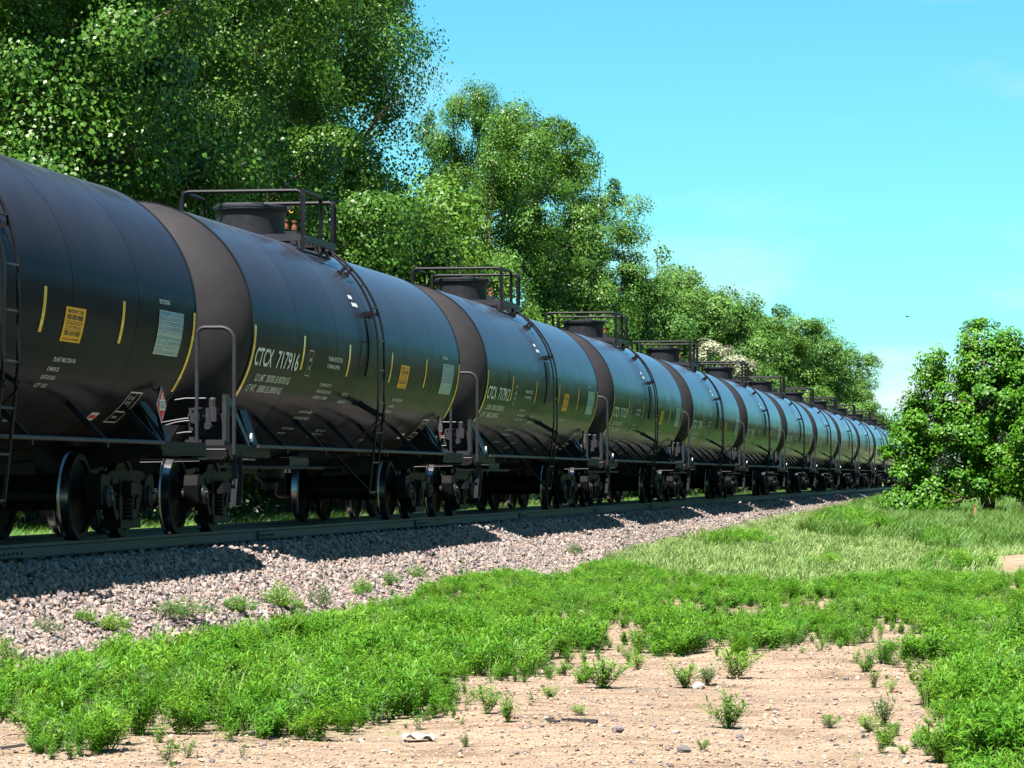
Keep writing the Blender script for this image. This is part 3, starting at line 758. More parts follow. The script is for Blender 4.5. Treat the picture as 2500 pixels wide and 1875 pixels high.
def gravel():
    r = np.random.default_rng(3)
    var = [stone_mesh('crushed_rock_%d' % i, 200 + i, 'ballast_stone', 1, 0.55) for i in range(8)]
    segs = [(24, 45, 640), (45, 70, 430), (70, 110, 110), (110, 180, 30)]
    PX = []; PY = []; S = []
    for y0, y1, den in segs:
        a, b_ = TX + 1.0, TX + 3.5
        n = int((y1 - y0) * (b_ - a) * den)
        X = r.uniform(a, b_, n); Y = r.uniform(y0, y1, n)
        d = X - TX
        k = r.uniform(0, 1, n) < np.clip((3.55 + 0.25 * soft_noise(X, Y, 3, 4) - d) / 0.45, 0, 1)
        PX.append(X[k]); PY.append(Y[k]); S.append(np.clip(r.lognormal(math.log(0.043), 0.40, n), 0.018, 0.12)[k] * (1 + 0.004 * (Y[k] - 24)))
    X = np.concatenate(PX); Y = np.concatenate(PY); S = np.concatenate(S); n = len(X)
    # scattered strays over the weeds' edge and the toe of the slope
    m_ = 5000
    Xs = TX + 3.2 + r.exponential(0.5, m_); Ys = r.uniform(24, 60, m_)
    X = np.concatenate([X, Xs]); Y = np.concatenate([Y, Ys]); S = np.concatenate([S, np.clip(r.lognormal(math.log(0.04), 0.35, m_), 0.015, 0.09)]); n = len(X)
    pts = np.stack([X, Y, gz(X, Y) + S * r.uniform(-0.08, 0.22, n)], -1)
    scatter('ballast_gravel', 'pinkish grey crushed rock heaped along the near rail', 'gravel', pts, r.uniform(0, 2 * PI, (n, 3)), S, r.integers(0, 8, n), var)
    # fine grit and pebbles on the dirt
    n = 60000
    Y = 16.5 + r.uniform(0, 1, n) ** 1.4 * 24; X = r.uniform(-8.2, 1.2, n)
    k = in_view(X, Y, 0.6); X, Y = X[k], Y[k]; n = len(X)
    S = np.clip(r.lognormal(math.log(0.0135), 0.5, n), 0.005, 0.055)
    pts = np.stack([X, Y, gz(X, Y) + S * 0.15], -1)
    pv = [stone_mesh('pebble_%d' % i, 300 + i, 'pebble_stone', 1, 0.6) for i in range(6)]
    scatter('pebbles', 'small mixed pebbles strewn over the sandy dirt', 'pebbles', pts, np.stack([r.normal(0, .3, n), r.normal(0, .3, n), r.uniform(0, 2 * PI, n)], -1), S, r.integers(0, 6, n), pv)
gravel()

# ------------------------------------------------------------------ railway track
def build_track():
    root = empty('railway_track', (TX, 0, RAIL_Z))
    tag(root, 'single railway track on wooden ties under the tank train', 'railway track')
    y0, y1 = 10.0, 700.0
    prof = [(-0.07, -0.18), (0.07, -0.18), (0.07, -0.165), (0.012, -0.145), (0.010, -0.045), (0.036, -0.035), (0.036, -0.004), (0.030, 0.0), (-0.030, 0.0), (-0.036, -0.004), (-0.036, -0.035), (-0.010, -0.045), (-0.012, -0.145), (-0.07, -0.165)]
    n = len(prof); V = [(x, y0, z) for x, z in prof] + [(x, y1, z) for x, z in prof]
    F = [(i, (i + 1) % n, (i + 1) % n + n, i + n) for i in range(n)] + [tuple(range(n))[::-1], tuple(range(n, 2 * n))]
    me = bpy.data.meshes.new('rail'); me.from_pydata(V, [], F)
    me.materials.append(MATS['rail_side']); me.materials.append(MATS['rail_top'])
    me.polygons[7].material_index = 1
    for sx in (-1, 1): link('rail', me, root, (sx * 0.7535, 0, 0))
    # joint bars with bolts on the near rail
    mb = MB(); mb.box((0, 0, 0), (0.03, 0.92, 0.095))
    for k in range(6): mb.lathe([(0, 0.035), (0.016, 0.035), (0.016, 0)], 'x', (0, -0.38 + 0.152 * k, 0.0), 8)
    jb = mb.mesh('joint_bar', 'rail_side')
    for y in (33.6, 45.3, 57.0, 68.7, 80.4, 92.1): link('joint_bar', jb, root, (0.7535 + 0.030, y, -0.095))
    mb = MB(); mb.box((0, 0, -0.09), (2.6, 0.23, 0.18)); tie = mb.mesh('tie', 'tie_wood')
    for k in range(300): link('tie', tie, root, (rnd.uniform(-.03, .03), 22 + k * 0.51, -0.182), (0, 0, rnd.uniform(-.012, .012)))
    mb = MB()
    for k in range(300, 900): mb.box((0, 22 + k * 0.51, -0.272), (2.6, 0.23, 0.18))
    tag(part('distant_ties', mb, 'tie_wood', root), kind='stuff')
    mb = MB(); mb.box((0, 0, 0), (0.36, 0.2, 0.014))
    for sx in (-.11, .11):
        for sy in (-.05, .05): mb.box((sx, sy, 0.02), (0.03, 0.03, 0.035))
    tp = mb.mesh('tie_plate', 'rust_steel')
    for k in range(90): link('tie_plate', tp, root, (0.7535, 22 + k * 0.51, -0.187))
build_track()

# ------------------------------------------------------------------ tank car
TR, TZ = 1.6, 2.6            # jacket radius and centre height above rail head
CYL = 15.15

def wrap(y, a, e=0.006, side=1):
    """point on the jacket: y along the car, a = arc length below the equator"""
    p = -a / TR; r = TR + e
    return (side * r * math.cos(p), y, TZ + r * math.sin(p))

def patch(mb, y0, y1, a0, a1, e=0.006, n=6, m=0):
    V = []; F = []
    for i in range(n + 1):
        a = a0 + (a1 - a0) * i / n
        V.append(wrap(y0, a, e)); V.append(wrap(y1, a, e))
    for i in range(n): F.append((2 * i, 2 * i + 2, 2 * i + 3, 2 * i + 1))
    mb.add(V, F, m)

TXT = {}
def text2d(s):
    if s not in TXT:
        cu = bpy.data.curves.new('lettering', 'FONT'); cu.body = s; cu.size = 1.0; cu.resolution_u = 3; cu.offset = 0.012
        ob = bpy.data.objects.new('lettering', cu)
        me = bpy.data.meshes.new_from_object(ob)
        V = np.array([v.co[:2] for v in me.vertices]); F = [tuple(p.vertices) for p in me.polygons]
        bpy.data.meshes.remove(me); bpy.data.objects.remove(ob); bpy.data.curves.remove(cu)
        V = V - V.min(0); V = V / V.max(0)
        TXT[s] = (V, F)
    return TXT[s]

def put_text(mb, s, y0, width, a_top, h, e=0.010, m=0, bold=0):
    V, F = text2d(s)
    mb.add([wrap(y0 + v[0] * width, a_top + (1 - v[1]) * h, e) for v in V], F, m)

def car_meshes():
    M = {}
    # jacket ring with rolled edges
    L = 2.511; n = 96
    ys = [-L / 2, -L / 2 + 0.006, -L / 2 + 0.04, -0.6, 0, 0.6, L / 2 - 0.04, L / 2 - 0.006, L / 2]
    rs = [TR] * 9
    V = []; F = []
    for y, r in zip(ys, rs):
        for j in range(n):
            t = 2 * PI * j / n; V.append((r * math.cos(t), y, r * math.sin(t)))
    for i in range(len(ys) - 1):
        for j in range(n): F.append((i * n + j, i * n + (j + 1) % n, (i + 1) * n + (j + 1) % n, (i + 1) * n + j))
    M['jacket_panel'] = np_mesh('jacket_panel', V, np.array(F)[:, ::-1], 'jacket_paint', smooth=True)
    mb = MB(); mb.lathe([(TR - 0.02, -7.56), (TR - 0.02, 7.56)], 'y', n=48); M['tank_shell'] = mb.mesh('tank_shell', 'ink_black', True)
    prof = [(0.001, 0.84)] + [(TR * 0.995 * math.sin(t), 0.84 * math.cos(t)) for t in np.linspace(0.06, PI / 2, 18)] + [(TR * 0.995, -0.03)]
    mb = MB(); mb.lathe(prof, 'y', n=96); M['tank_head'] = mb.mesh('tank_head', 'head_paint', True)
    mb = MB(); mb.lathe([(TR - 0.01, -0.03), (TR + 0.008, -0.03), (TR + 0.008, 0.03), (TR - 0.01, 0.03)], 'y', n=96); M['head_band'] = mb.mesh('head_band', 'black_steel', True)
    return M
CM = car_meshes()

def coil_mesh(r, wire, turns, h):
    mb = MB(); pts = [(r * math.cos(2 * PI * t), r * math.sin(2 * PI * t), h * t / turns) for t in np.linspace(0, turns, int(turns * 12))]
    mb.tube(pts, wire, 6); return mb.mesh('spring', 'rust_steel', True)

def truck_meshes():
    M = {}
    w = MB()      # wheel: outer face towards +x
    rim = [(0.09, 0.02), (0.11, 0.0), (0.17, -0.03), (0.30, -0.055), (0.375, -0.03), (0.385, 0.0), (0.45, 0.0), (0.457, -0.01)]
    w.lathe(rim, 'x', n=48, m=0)
    w.lathe([(0.457, -0.01), (0.459, -0.06), (0.462, -0.10), (0.475, -0.108), (0.488, -0.118), (0.488, -0.128), (0.470, -0.14)], 'x', n=48, m=1)
    w.lathe([(0.470, -0.14), (0.385, -0.14), (0.375, -0.11), (0.17, -0.10), (0.12, -0.13), (0.09, -0.14)], 'x', n=48, m=0)
    M['wheel'] = w.mesh('wheel', ['wheel_steel', 'tread_steel'], True)
    a = MB(); a.tube([(-1.05, 0, 0), (1.05, 0, 0)], 0.085, 14); M['axle'] = a.mesh('axle', 'wheel_steel', True)
    s = MB()      # cast side frame, in the plane x=0, thickness 0.14
    def seg(p, q, hgt, th=0.14): s.bar((0, p[0], p[1]), (0, q[0], q[1]), th, hgt, up=(1, 0, 0)) if False else s.bar((0, p[0], p[1]), (0, q[0], q[1]), hgt, th, up=(1, 0, 0))
    seg((-1.02, 0.60), (-0.60, 0.70), 0.15); seg((-0.62, 0.70), (0.62, 0.70), 0.15); seg((0.60, 0.70), (1.02, 0.60), 0.15)
    for k in (-1, 1):
        seg((k * 0.72, 0.66), (k * 0.34, 0.20), 0.12)
        seg((k * 0.27, 0.68), (k * 0.27, 0.20), 0.11, 0.16)
        s.prism([(k * 1.13, 0.60), (k * 1.10, 0.72), (k * 0.98, 0.74), (k * 0.80, 0.70), (k * 0.72, 0.60), (k * 0.70, 0.42), (k * 0.77, 0.42), (k * 0.80, 0.56), (k * 0.98, 0.56), (k * 1.01, 0.40), (k * 1.09, 0.40)][::k], 'x', -0.085, 0.085)
    seg((-0.42, 0.17), (0.42, 0.17), 0.10, 0.24)
    M['side_frame'] = s.mesh('side_frame', 'frame_steel')
    b = MB(); b.lathe([(0.0, 0.16), (0.05, 0.16), (0.055, 0.15), (0.085, 0.15), (0.09, 0.14), (0.12, 0.12), (0.125, -0.02), (0.12, -0.10)], 'x', n=20)
    for k in range(3):
        t = 2 * PI * k / 3 + 0.5; b.lathe([(0, 0.175), (0.018, 0.175), (0.018, 0.14)], 'x', (0, 0.062 * math.cos(t), 0.062 * math.sin(t)), 6)
    M['bearing_cap'] = b.mesh('bearing_cap', 'grey_steel', True)
    o = MB(); o.prism([(-1.18, 0.50), (-1.18, 0.64), (-0.5, 0.76), (0.5, 0.76), (1.18, 0.64), (1.18, 0.50), (0.5, 0.42), (-0.5, 0.42)], 'y', -0.2, 0.2); M['bolster'] = o.mesh('bolster', 'frame_steel')
    M['spring'] = coil_mesh(0.075, 0.016, 5.5, 0.26)
    k = MB(); k.box((0, 0, 0), (2.2, 0.10, 0.13)); k.box((0, 0.06, 0.02), (0.3, 0.1, 0.2)); 
    for sx in (-1, 1): k.box((sx * 0.735, 0.0, 0.02), (0.09, 0.11, 0.30))
    M['brake_beam'] = k.mesh('brake_beam', 'frame_steel')
    return M
TM = truck_meshes()

def make_truck(parent, y):
    t = empty('truck', (0, y, 0), 0, parent)
    for k in (-1, 1):
        link('axle', TM['axle'], t, (0, k * 0.89, 0.484))
        for sx in (-1, 1):
            link('wheel', TM['wheel'], t, (sx * 0.79, k * 0.89, 0.484), (0, 0, 0 if sx > 0 else PI), (1, 1.06, 1.06))
            link('bearing_cap', TM['bearing_cap'], t, (sx * 1.0, k * 0.89, 0.484), (0, 0, 0 if sx > 0 else PI))
        link('brake_beam', TM['brake_beam'], t, (0, k * 0.36, 0.40), (0, 0, 0 if k > 0 else PI))
    for sx in (-1, 1):
        link('side_frame', TM['side_frame'], t, (sx * 1.0, 0, 0))
        for k in (-1, 0, 1): link('spring', TM['spring'], t, (sx * (1.0 + (0.05 if k == 0 else -0.03)), k * 0.135, 0.215))
    link('bolster', TM['bolster'], t)
    return t

def make_car():
    root = empty('tank_car', (TX, 0, RAIL_Z))
    link('tank_shell', CM['tank_shell'], root, (0, 0, TZ))
    for i in range(6): link('jacket_panel', CM['jacket_panel'], root, (0, -CYL / 2 + 2.525 * (i + 0.5), TZ))
    for s in (-1, 1):
        link('tank_head', CM['tank_head'], root, (0, s * CYL / 2, TZ), (0, 0, 0 if s > 0 else PI))
        link('head_band', CM['head_band'], root, (0, s * (CYL / 2 + 0.01), TZ))
    for y in (-7.3, 6.5): make_truck(root, y)
    # --- top fittings: housing, platform, railings
    fy = -1.05
    h = MB(); h.lathe([(0.50, 4.05), (0.50, 4.50), (0.515, 4.56), (0.545, 4.585), (0.545, 4.615)], 'z', (0, fy, 0), 36); d = part('valve_housing', h, 'grey_steel', root, True)
    h = MB(); h.lathe([(0.0, 4.665), (0.50, 4.655), (0.552, 4.64), (0.552, 4.612), (0.0, 4.612)], 'z', (0, fy, 0), 36); h.box((0.58, fy, 4.62), (0.07, 0.12, 0.05)); h.box((0.15, fy - 0.2, 4.675), (0.16, 0.10, 0.04))
    part('housing_lid', h, 'grey_steel', root, True)
    pl = empty('top_platform', (0, 0, 0), 0, root)
    y0, y1, hx, zd, zr = -1.58, 0.66, 0.885, 4.20, 4.83
    g = MB()
    for x in np.arange(-hx, hx + 0.01, 0.075):
        if abs(x) > 0.58: g.box((x, (y0 + y1) / 2, zd - 0.02), (0.012, y1 - y0, 0.04))
    for y in np.arange(-0.42, y1, 0.075): g.box((0, y, zd - 0.022), (1.16, 0.012, 0.036))
    for y in np.arange(y0, y1 + .01, 0.28):
        for s in (-1, 1): g.box((s * 0.735, y, zd - 0.03), (0.3, 0.012, 0.03))
    part('deck_grating', g, 'grey_steel', pl)
    f = MB()
    for s in (-1, 1):
        f.box((s * (hx + 0.012), (y0 + y1) / 2, zd - 0.045), (0.022, y1 - y0, 0.10))
        f.box((0, (y0 if s < 0 else y1), zd - 0.045), (2 * hx, 0.022, 0.10))
        for y in (y0 + 0.15, 0.0, y1 - 0.1): f.bar((s * 0.80, y, zd - 0.05), (s * 0.80, y, 3.96), 0.06, 0.06)
        f.bar((s * 0.80, y0 + .1, 3.985), (s * 0.80, y1 - .05, 3.985), 0.09, 0.02)
    part('deck_frame', f, 'grey_steel', pl)
    r = 0.030
    def rail(pts): 
        mb = MB(); mb.tube(pts, r, 8); part('railing_bar', mb, 'black_steel', pl, True)
    # end bars with rounded corners, legs folded down at the corners
    def corner(p, q, s, rad=0.09, n=4):
        p, q, s = Vector(p), Vector(q), Vector(s); a = (p - q).normalized(); b = (s - q).normalized()
        return [q + a * rad * (1 - math.sin(t)) + b * rad * (1 - math.cos(t)) for t in np.linspace(0, PI / 2, n)]
    A, B, C, D = (-hx, y0, zd), (-hx, y0, zr), (hx, y0, zr), (hx, y0, zd)
    rail([A] + corner(A, B, C) + corner(B, C, D) + [D])
    A, B, C, D = (-hx, y1, zd), (-hx, y1, zr), (hx, y1, zr), (hx, y1, zd)
    rail([A] + corner(A, B, C) + corner(B, C, D) + [D])
    for s in (-1, 1):
        P0, P1, P2 = (s * hx, y0 + 0.02, zr - 0.005), (s * hx, -0.32, zr - 0.005), (s * hx, -0.32, zd)
        rail([P0] + corner(P0, P1, P2) + [P2])
        Q0, Q1, Q2 = (s * hx, y1 - 0.02, zr - 0.005), (s * hx, y1 - 0.15, zr - 0.005), (s * hx, y1 - 0.15, zd)
        rail([Q0] + corner(Q0, Q1, Q2, 0.06) + [Q2])
        p = MB(); p.box((s * (hx + 0.015), y0 + 0.0, (zd + zr) / 2 - 0.16), (0.055, 0.05, zr - zd + 0.12)); 
        for z in (zd - 0.05, zd + 0.14, zd + 0.33): p.lathe([(0, 0.012), (0.018, 0.010), (0.02, 0)], 'x', (s * (hx + 0.043), y0, z), 6)
        part('corner_post', p, 'black_steel', pl)
    v = MB(); v.box((0.25, 0.16, 4.29), (0.42, 0.42, 0.14)); part('valve_box', v, 'grey_steel', pl)
    for x, z in ((0.10, 0), (0.25, 0.05), (0.38, 0.03)):
        v = MB(); v.lathe([(0.045, 0), (0.045, 0.05), (0.028, 0.06), (0.028, 0.11), (0.04, 0.115), (0.04, 0.14), (0, 0.14)], 'z', (x, 0.16, 4.36 + z), 10); part('valve', v, 'valve_orange', pl, True)
    v = MB(); v.tube([(0.22 + 0.035 * math.cos(t), y1 + 0.005, 4.74 + 0.05 * math.sin(t)) for t in np.linspace(0.4, 5.6, 10)], 0.010, 5); v.box((0.24, y1 + 0.005, 4.81), (0.07, 0.02, 0.05)); part('seal_tag', v, 'tag_yellow', pl)
    # --- ladder
    lad = empty('ladder', (0, 0, 0), 0, root)
    arc = [(0.90, 4.17)]
    for ph in np.linspace(R_(60), R_(4), 16):
        arc.append(((TR + 0.13) * math.cos(ph), TZ + (TR + 0.13) * math.sin(ph)))
    arc += [(1.735, 2.45), (1.735, 1.75), (1.70, 1.4), (1.60, 0.46)]
    for sy in (-0.23, 0.23):
        mb = MB(); mb.tube([(x, sy, z) for x, z in arc], 0.019, 6); part('ladder_rail', mb, 'black_steel', lad, True)
    def rung(x, z, wide=0.23):
        mb = MB(); mb.tube([(x, -wide, z), (x, wide, z)], 0.014, 6); part('rung', mb, 'grey_steel', lad, True)
    for ph in (58, 45.5, 33, 20.5): rung((TR + 0.13) * math.cos(R_(ph)), TZ + (TR + 0.13) * math.sin(R_(ph)))
    for z, x in ((2.72, 1.732), (2.28, 1.735), (1.80, 1.735), (1.36, 1.695), (0.92, 1.649), (0.48, 1.602)): rung(x, z)
    for ph in (58, 44, 18, -30):
        mb = MB()
        for sy in (-0.23, 0.23):
            c, s_ = math.cos(R_(ph)), math.sin(R_(ph)); ro = TR + 0.15 if ph > 0 else (1.75 / c)
            mb.bar(((TR - 0.005) * c, sy, TZ + (TR - 0.005) * s_), (ro * c, sy, TZ + ro * s_), 0.05, 0.018, up=(0, 1, 0))
            mb.box(((TR + 0.012) * c, sy - 0.03, TZ + (TR + 0.012) * s_), (0.035, 0.13, 0.07), Matrix.Rotation(-R_(ph), 3, 'Y'))
        part('standoff', mb, 'black_steel', lad)
    mb = MB()
    for sy in (-0.21, 0.21): mb.tube([(1.75, sy, 1.56), (1.30, sy * 1.6, 1.12), (0.9, sy * 2, 1.05)], 0.014, 5)
    part('ladder_brace', mb, 'black_steel', lad)
    mb = MB(); patch(mb, -0.30, 0.24, -0.42, 0.42, 0.016, 10); patch(mb, -0.30, 0.24, -0.42, 0.42, 0.004, 10); part('ladder_shade_plate', mb, 'black_steel', root, True)  # dark plate standing in for the shade behind the ladder
    # --- side safety pipes and their arms
    for s in (-1, 1):
        mb = MB(); mb.tube([(s * 1.60, -7.35, 1.09), (s * 1.60, 6.15, 1.09)], 0.024, 8); part('side_pipe', mb, 'grey_steel', root, True)
        for y in (-5.7, -3.3, -1.1, 1.1, 3.8, 6.0):
            mb = MB(); mb.bar((s * 1.16, y, 1.50), (s * 1.585, y, 1.075), 0.06, 0.035, up=(0, 1, 0)); mb.box((s * 1.60, y, 1.045), (0.03, 0.05, 0.06)); part('pipe_arm', mb, 'black_steel', root)
        mb = MB(); mb.bar((s * 0.95, -0.6, 1.25), (s * 1.56, 0.35, 0.42), 0.05, 0.02); mb.bar((s * 0.95, -1.0, 1.25), (s * 1.60, -0.25, 1.02), 0.10, 0.02); part('step_brace', mb, 'black_steel', root)
    mb = MB(); mb.tube([(0.55, -6.0, 0.84), (0.55, 1.4, 0.84)], 0.022, 6); part('brake_rod', mb, 'grey_steel', root)
    for y in (-5.2, -3.6, -2.0, -0.4):
        pass
    mb = MB(); mb.tube([(-0.25, -6.0, 0.92), (-0.25, 6.0, 0.92)], 0.02, 6); mb.tube([(0.20, -6.2, 0.78), (0.20, 6.2, 0.88)], 0.016, 6); part('air_pipe', mb, 'black_steel', root)
    # --- stub sills, bolsters, couplers
    for s in (-1, 1):
        mb = MB(); mb.box((0, s * 7.05, 0.90), (0.66, 3.3, 0.34)); mb.prism([(-0.62, 1.05), (0.62, 1.05), (0.80, 1.35), (-0.80, 1.35)], 'y', s * 7.0 - 1.2, s * 7.0 + 1.2); part('stub_sill', mb, 'black_steel', root)
        mb = MB(); mb.prism([(-1.36, 0.98), (-1.36, 1.12), (-1.15, 1.55), (1.15, 1.55), (1.36, 1.12), (1.36, 0.98), (0.45, 0.78), (-0.45, 0.78)], 'y', s * 6.9 - 0.16, s * 6.9 + 0.16); part('body_bolster', mb, 'black_steel', root)
        mb = MB(); mb.box((0, s * 8.75, 0.86), (0.16, 0.5, 0.17)); mb.prism([(-0.17, 8.93), (0.19, 8.93), (0.21, 9.05), (0.06, 9.07), (0.05, 9.16), (-0.16, 9.18), (-0.20, 9.06)], 'z', 0.71, 1.01)
        if s < 0: mb.v = [((-x if abs(y) > 8.9 else x), -abs(y), z) for x, y, z in mb.v]
        part('coupler', mb, 'rust_steel', root)
        mb = MB(); mb.tube([(s * 0.30, s * 8.65, 0.80), (s * 0.32, s * 8.85, 0.70), (s * 0.28, s * 9.0, 0.45), (s * 0.15, s * 9.05, 0.38)], 0.028, 6); part('air_hose', mb, 'rubber', root, True)
        # end sill platform along the side
        mb = MB(); mb.box((0, s * 8.35, 1.0), (3.05, 0.09, 0.16)); mb.box((0, s * 8.20, 1.085), (3.05, 0.34, 0.02)); part('end_sill', mb, 'frame_steel', root)
        for sx in (-1, 1):
            mb = MB(); mb.box((sx * 1.50, s * 7.35, 1.03), (0.06, 2.0, 0.16)); mb.box((sx * 1.40, s * 7.0, 0.95), (0.2, 0.5, 0.02)); part('side_sill', mb, 'frame_steel', root)
            # saddle plates from tank to sill
            mb = MB(); mb.bar((sx * 1.18, s * 6.55, 1.62), (sx * 1.46, s * 6.95, 1.08), 0.30, 0.03, up=(sx, 0, 0.6)); part('saddle_plate', mb, 'black_steel', root)
            # grab irons
            mb = MB(); mb.tube([(sx * 1.46, s * 8.38, 1.04), (sx * 1.46, s * 8.50, 1.04), (sx * 1.10, s * 8.50, 1.04), (sx * 1.10, s * 8.38, 1.04)], 0.013, 6)
            mb.tube([(sx * 1.55, s * 8.0, 0.92), (sx * 1.62, s * 8.0, 0.92), (sx * 1.62, s * 7.6, 0.92), (sx * 1.55, s * 7.6, 0.92)], 0.013, 6)
            part('grab_iron', mb, 'grey_steel', root, True)
            # sill step: two straps and a tread
            if s * sx < 0:
                mb = MB()
                for yy in (-0.12, 0.16):
                    y = s * 8.15 + yy
                    mb.bar((sx * 1.50, y, 1.02), (sx * 1.53, y, 0.72), 0.07, 0.016, up=(0, 1, 0)); mb.bar((sx * 1.53, y, 0.72), (sx * 1.50, y, 0.34), 0.07, 0.016, up=(0, 1, 0))
                mb.box((sx * 1.50, s * 8.15 + 0.02, 0.345), (0.08, 0.30, 0.015)); part('sill_step', mb, 'grey_steel', root)
                # inverted U hand rail at the corner
                y = s * 8.42
                mb = MB(); P, Q, S, T = (sx * 1.08, y, 1.02), (sx * 1.08, y, 2.55), (sx * 1.55, y, 2.55), (sx * 1.55, y, 0.98)
                mb.tube([P] + corner(P, Q, S, 0.09, 4) + corner(Q, S, T, 0.17, 6) + [T], 0.026, 8); part('end_handrail', mb, 'grey_steel', root, True)
    # --- brake valve cluster on the -Y end
    bv = empty('brake_valve', (1.12, -8.12, 1.1), 0, root)
    mb = MB(); mb.box((0, 0.06, 0.20), (0.46, 0.05, 0.40)); mb.box((0.02, 0.0, 0.03), (0.50, 0.30, 0.07)); mb.box((0.25, 0.02, 0.32), (0.05, 0.2, 0.62)); part('mounting_plate', mb, 'grey_steel', bv)
    mb = MB(); mb.box((-0.05, -0.06, 0.34), (0.26, 0.18, 0.24)); mb.lathe([(0, -0.20), (0.10, -0.20), (0.11, -0.16), (0.11, 0.0)], 'y', (-0.08, 0, 0.36), 14); mb.lathe([(0, -0.16), (0.05, -0.16), (0.06, 0)], 'y', (0.06, -0.02, 0.24), 10)
    for k in range(6):
        t = 2 * PI * k / 6; mb.lathe([(0, -0.215), (0.014, -0.215), (0.014, -0.19)], 'y', (-0.08 + 0.09 * math.cos(t), 0, 0.36 + 0.09 * math.sin(t)), 6)
    mb.box((0.12, -0.06, 0.38), (0.09, 0.16, 0.18)); mb.lathe([(0.05, 0), (0.05, 0.10), (0.03, 0.12), (0, 0.12)], 'z', (0.1, -0.06, 0.47), 10); mb.lathe([(0.04, 0), (0.04, -0.10), (0, -0.10)], 'z', (-0.02, -0.06, 0.22), 10)
    part('valve_body', mb, 'grey_steel', bv)
    for z0, z1, xe in ((0.33, 0.20, -1.0), (0.30, 0.13, -0.9), (0.58, 0.58, -0.30), (0.16, 0.10, -0.55)):
        mb = MB(); mb.tube([(0.05, -0.05, z0), (-0.25, -0.05, z0), (-0.38, -0.06, z0 - 0.02), (xe, -0.02, z1), (xe - 0.1, 0.06, z1 - 0.04)], 0.011, 6); part('pipe', mb, 'pipe_grey', bv, True)
    mb = MB(); mb.tube([(0.18, -0.2, -0.02), (0.32, -0.22, -0.02), (0.34, -0.22, -0.12), (0.12, -0.22, -0.14)], 0.014, 6); mb.tube([(-0.9, -0.3, -0.22), (0.25, -0.3, -0.20), (0.36, -0.3, -0.10)], 0.012, 6); part('uncoupling_lever', mb, 'black_steel', bv, True)
    mb = MB(); mb.lathe([(0, 0.02), (0.05, 0.02), (0.055, 0.0)], 'x', (0.44, 0.55, 0.10), 14); part('reflector', mb, 'paint_white', bv, True)
    mb = MB(); mb.bar((0.25, 0.2, 0.55), (0.40, 0.62, 0.0), 0.16, 0.02, up=(1, 0, 0.3)); part('stay_plate', mb, 'black_steel', bv)
    # --- bottom outlet and reservoir
    mb = MB(); mb.box((0, 0.2, 0.93), (0.9, 1.3, 0.12)); mb.lathe([(0.22, 0.95), (0.22, 0.70), (0.12, 0.62), (0.12, 0.52), (0, 0.52)], 'z', (0, 0.2, 0), 16); part('bottom_outlet', mb, 'black_steel', root, True)
    mb = MB(); mb.lathe([(0, -5.1), (0.15, -5.08), (0.20, -5.0), (0.20, -4.0), (0.15, -3.92), (0, -3.9)], 'y', (-0.55, 0, 0.86), 16); part('air_reservoir', mb, 'frame_steel', root, True)
    mb = MB(); mb.box((0.35, -3.2, 0.80), (0.12, 2.0, 0.10)); mb.box((0.1, -2.2, 0.80), (0.7, 0.10, 0.06)); mb.box((0.2, 3.2, 0.80), (0.6, 0.08, 0.06)); part('brake_lever', mb, 'frame_steel', root)
    # --- reflective stripes
    def stripe(y, a0, a1, split):
        mb = MB(); patch(mb, y - 0.05, y + 0.05, a0, a1, 0.006, 10); part('reflective_stripe', mb, 'stripe_yellow', root, True)
    stripe(-7.50, -0.02, 0.95, 0.4); stripe(7.50, -0.02, 0.95, 0.4)
    for y in (-4.63, -1.62, 1.55, 4.45): stripe(y, 0.0, 0.46, 0.4)
    # --- yellow safety notice
    mb = MB(); patch(mb, 2.30, 3.02, 0.16, 0.52, 0.006, 6)
    nb = MB()
    for k, s_ in enumerate(('IN EMERGENCY CALL', '800-000-0000', 'EMERGENCY', 'OWNER CONTACT', '800-070-0000', 'AT ANY TIME')):
        pass
    rows = [(0.185, 0.035), (0.235, 0.055), (0.318, 0.022), (0.352, 0.022), (0.400, 0.055), (0.478, 0.024)]
    for (a, hh), s_ in zip(rows, ('EMERGENCY CALL', '800-800-8888', 'CONTACT', 'AT ANY TIME CALL', '800-424-8300', 'AT ALL HOURS')):
        put_text(nb, s_, 2.38, 0.56, a, hh, 0.009)
    for a in (0.302, 0.385): patch(nb, 2.36, 2.96, a, a + 0.006, 0.009, 1)
    p = part('safety_notice', mb, 'label_yellow', root, True); part('notice_lettering', nb, 'ink_black', p)
    # --- test table
    mb = MB(); patch(mb, 5.92, 6.98, 0.02, 0.52, 0.006, 10); p = part('test_table', mb, 'label_film', root, True)
    mb = MB()
    for k in range(10): patch(mb, 5.92, 6.98, 0.02 + 0.0545 * k, 0.0245 + 0.0545 * k, 0.009, 1)
    for y in (5.92, 6.42, 6.97): patch(mb, y, y + 0.012, 0.02, 0.52, 0.010, 8)
    part('table_line', mb, 'paint_white', p)
    mb = MB()
    for k, s_ in enumerate(('', 'TANK QUAL', 'THICKNESS', 'INTERIOR', 'VALVE REL', '', 'LIN', 'RULE 88B', '88.B.2 INSP')):
        a = 0.035 + 0.0545 * k
        if s_: put_text(mb, s_, 5.96, 0.42, a, 0.028, 0.010)
        if k not in (5, 6):
            for j, q in enumerate(('DD', '13', '23')): put_text(mb, q, 6.50 + 0.16 * j, 0.10, a, 0.028, 0.010)
    part('table_lettering', mb, 'paint_grey', p)
    mb = MB(); put_text(mb, 'TEST STATION', 5.90, 0.46, -0.10, 0.05); part('stencil_lettering', mb, 'paint_white', root)
    # --- lower consolidated stencil box, small red and white notice
    mb = MB(); 
    for a in (1.00, 1.285, 1.46): patch(mb, 5.85, 6.35, a, a + 0.018, 0.006, 1)
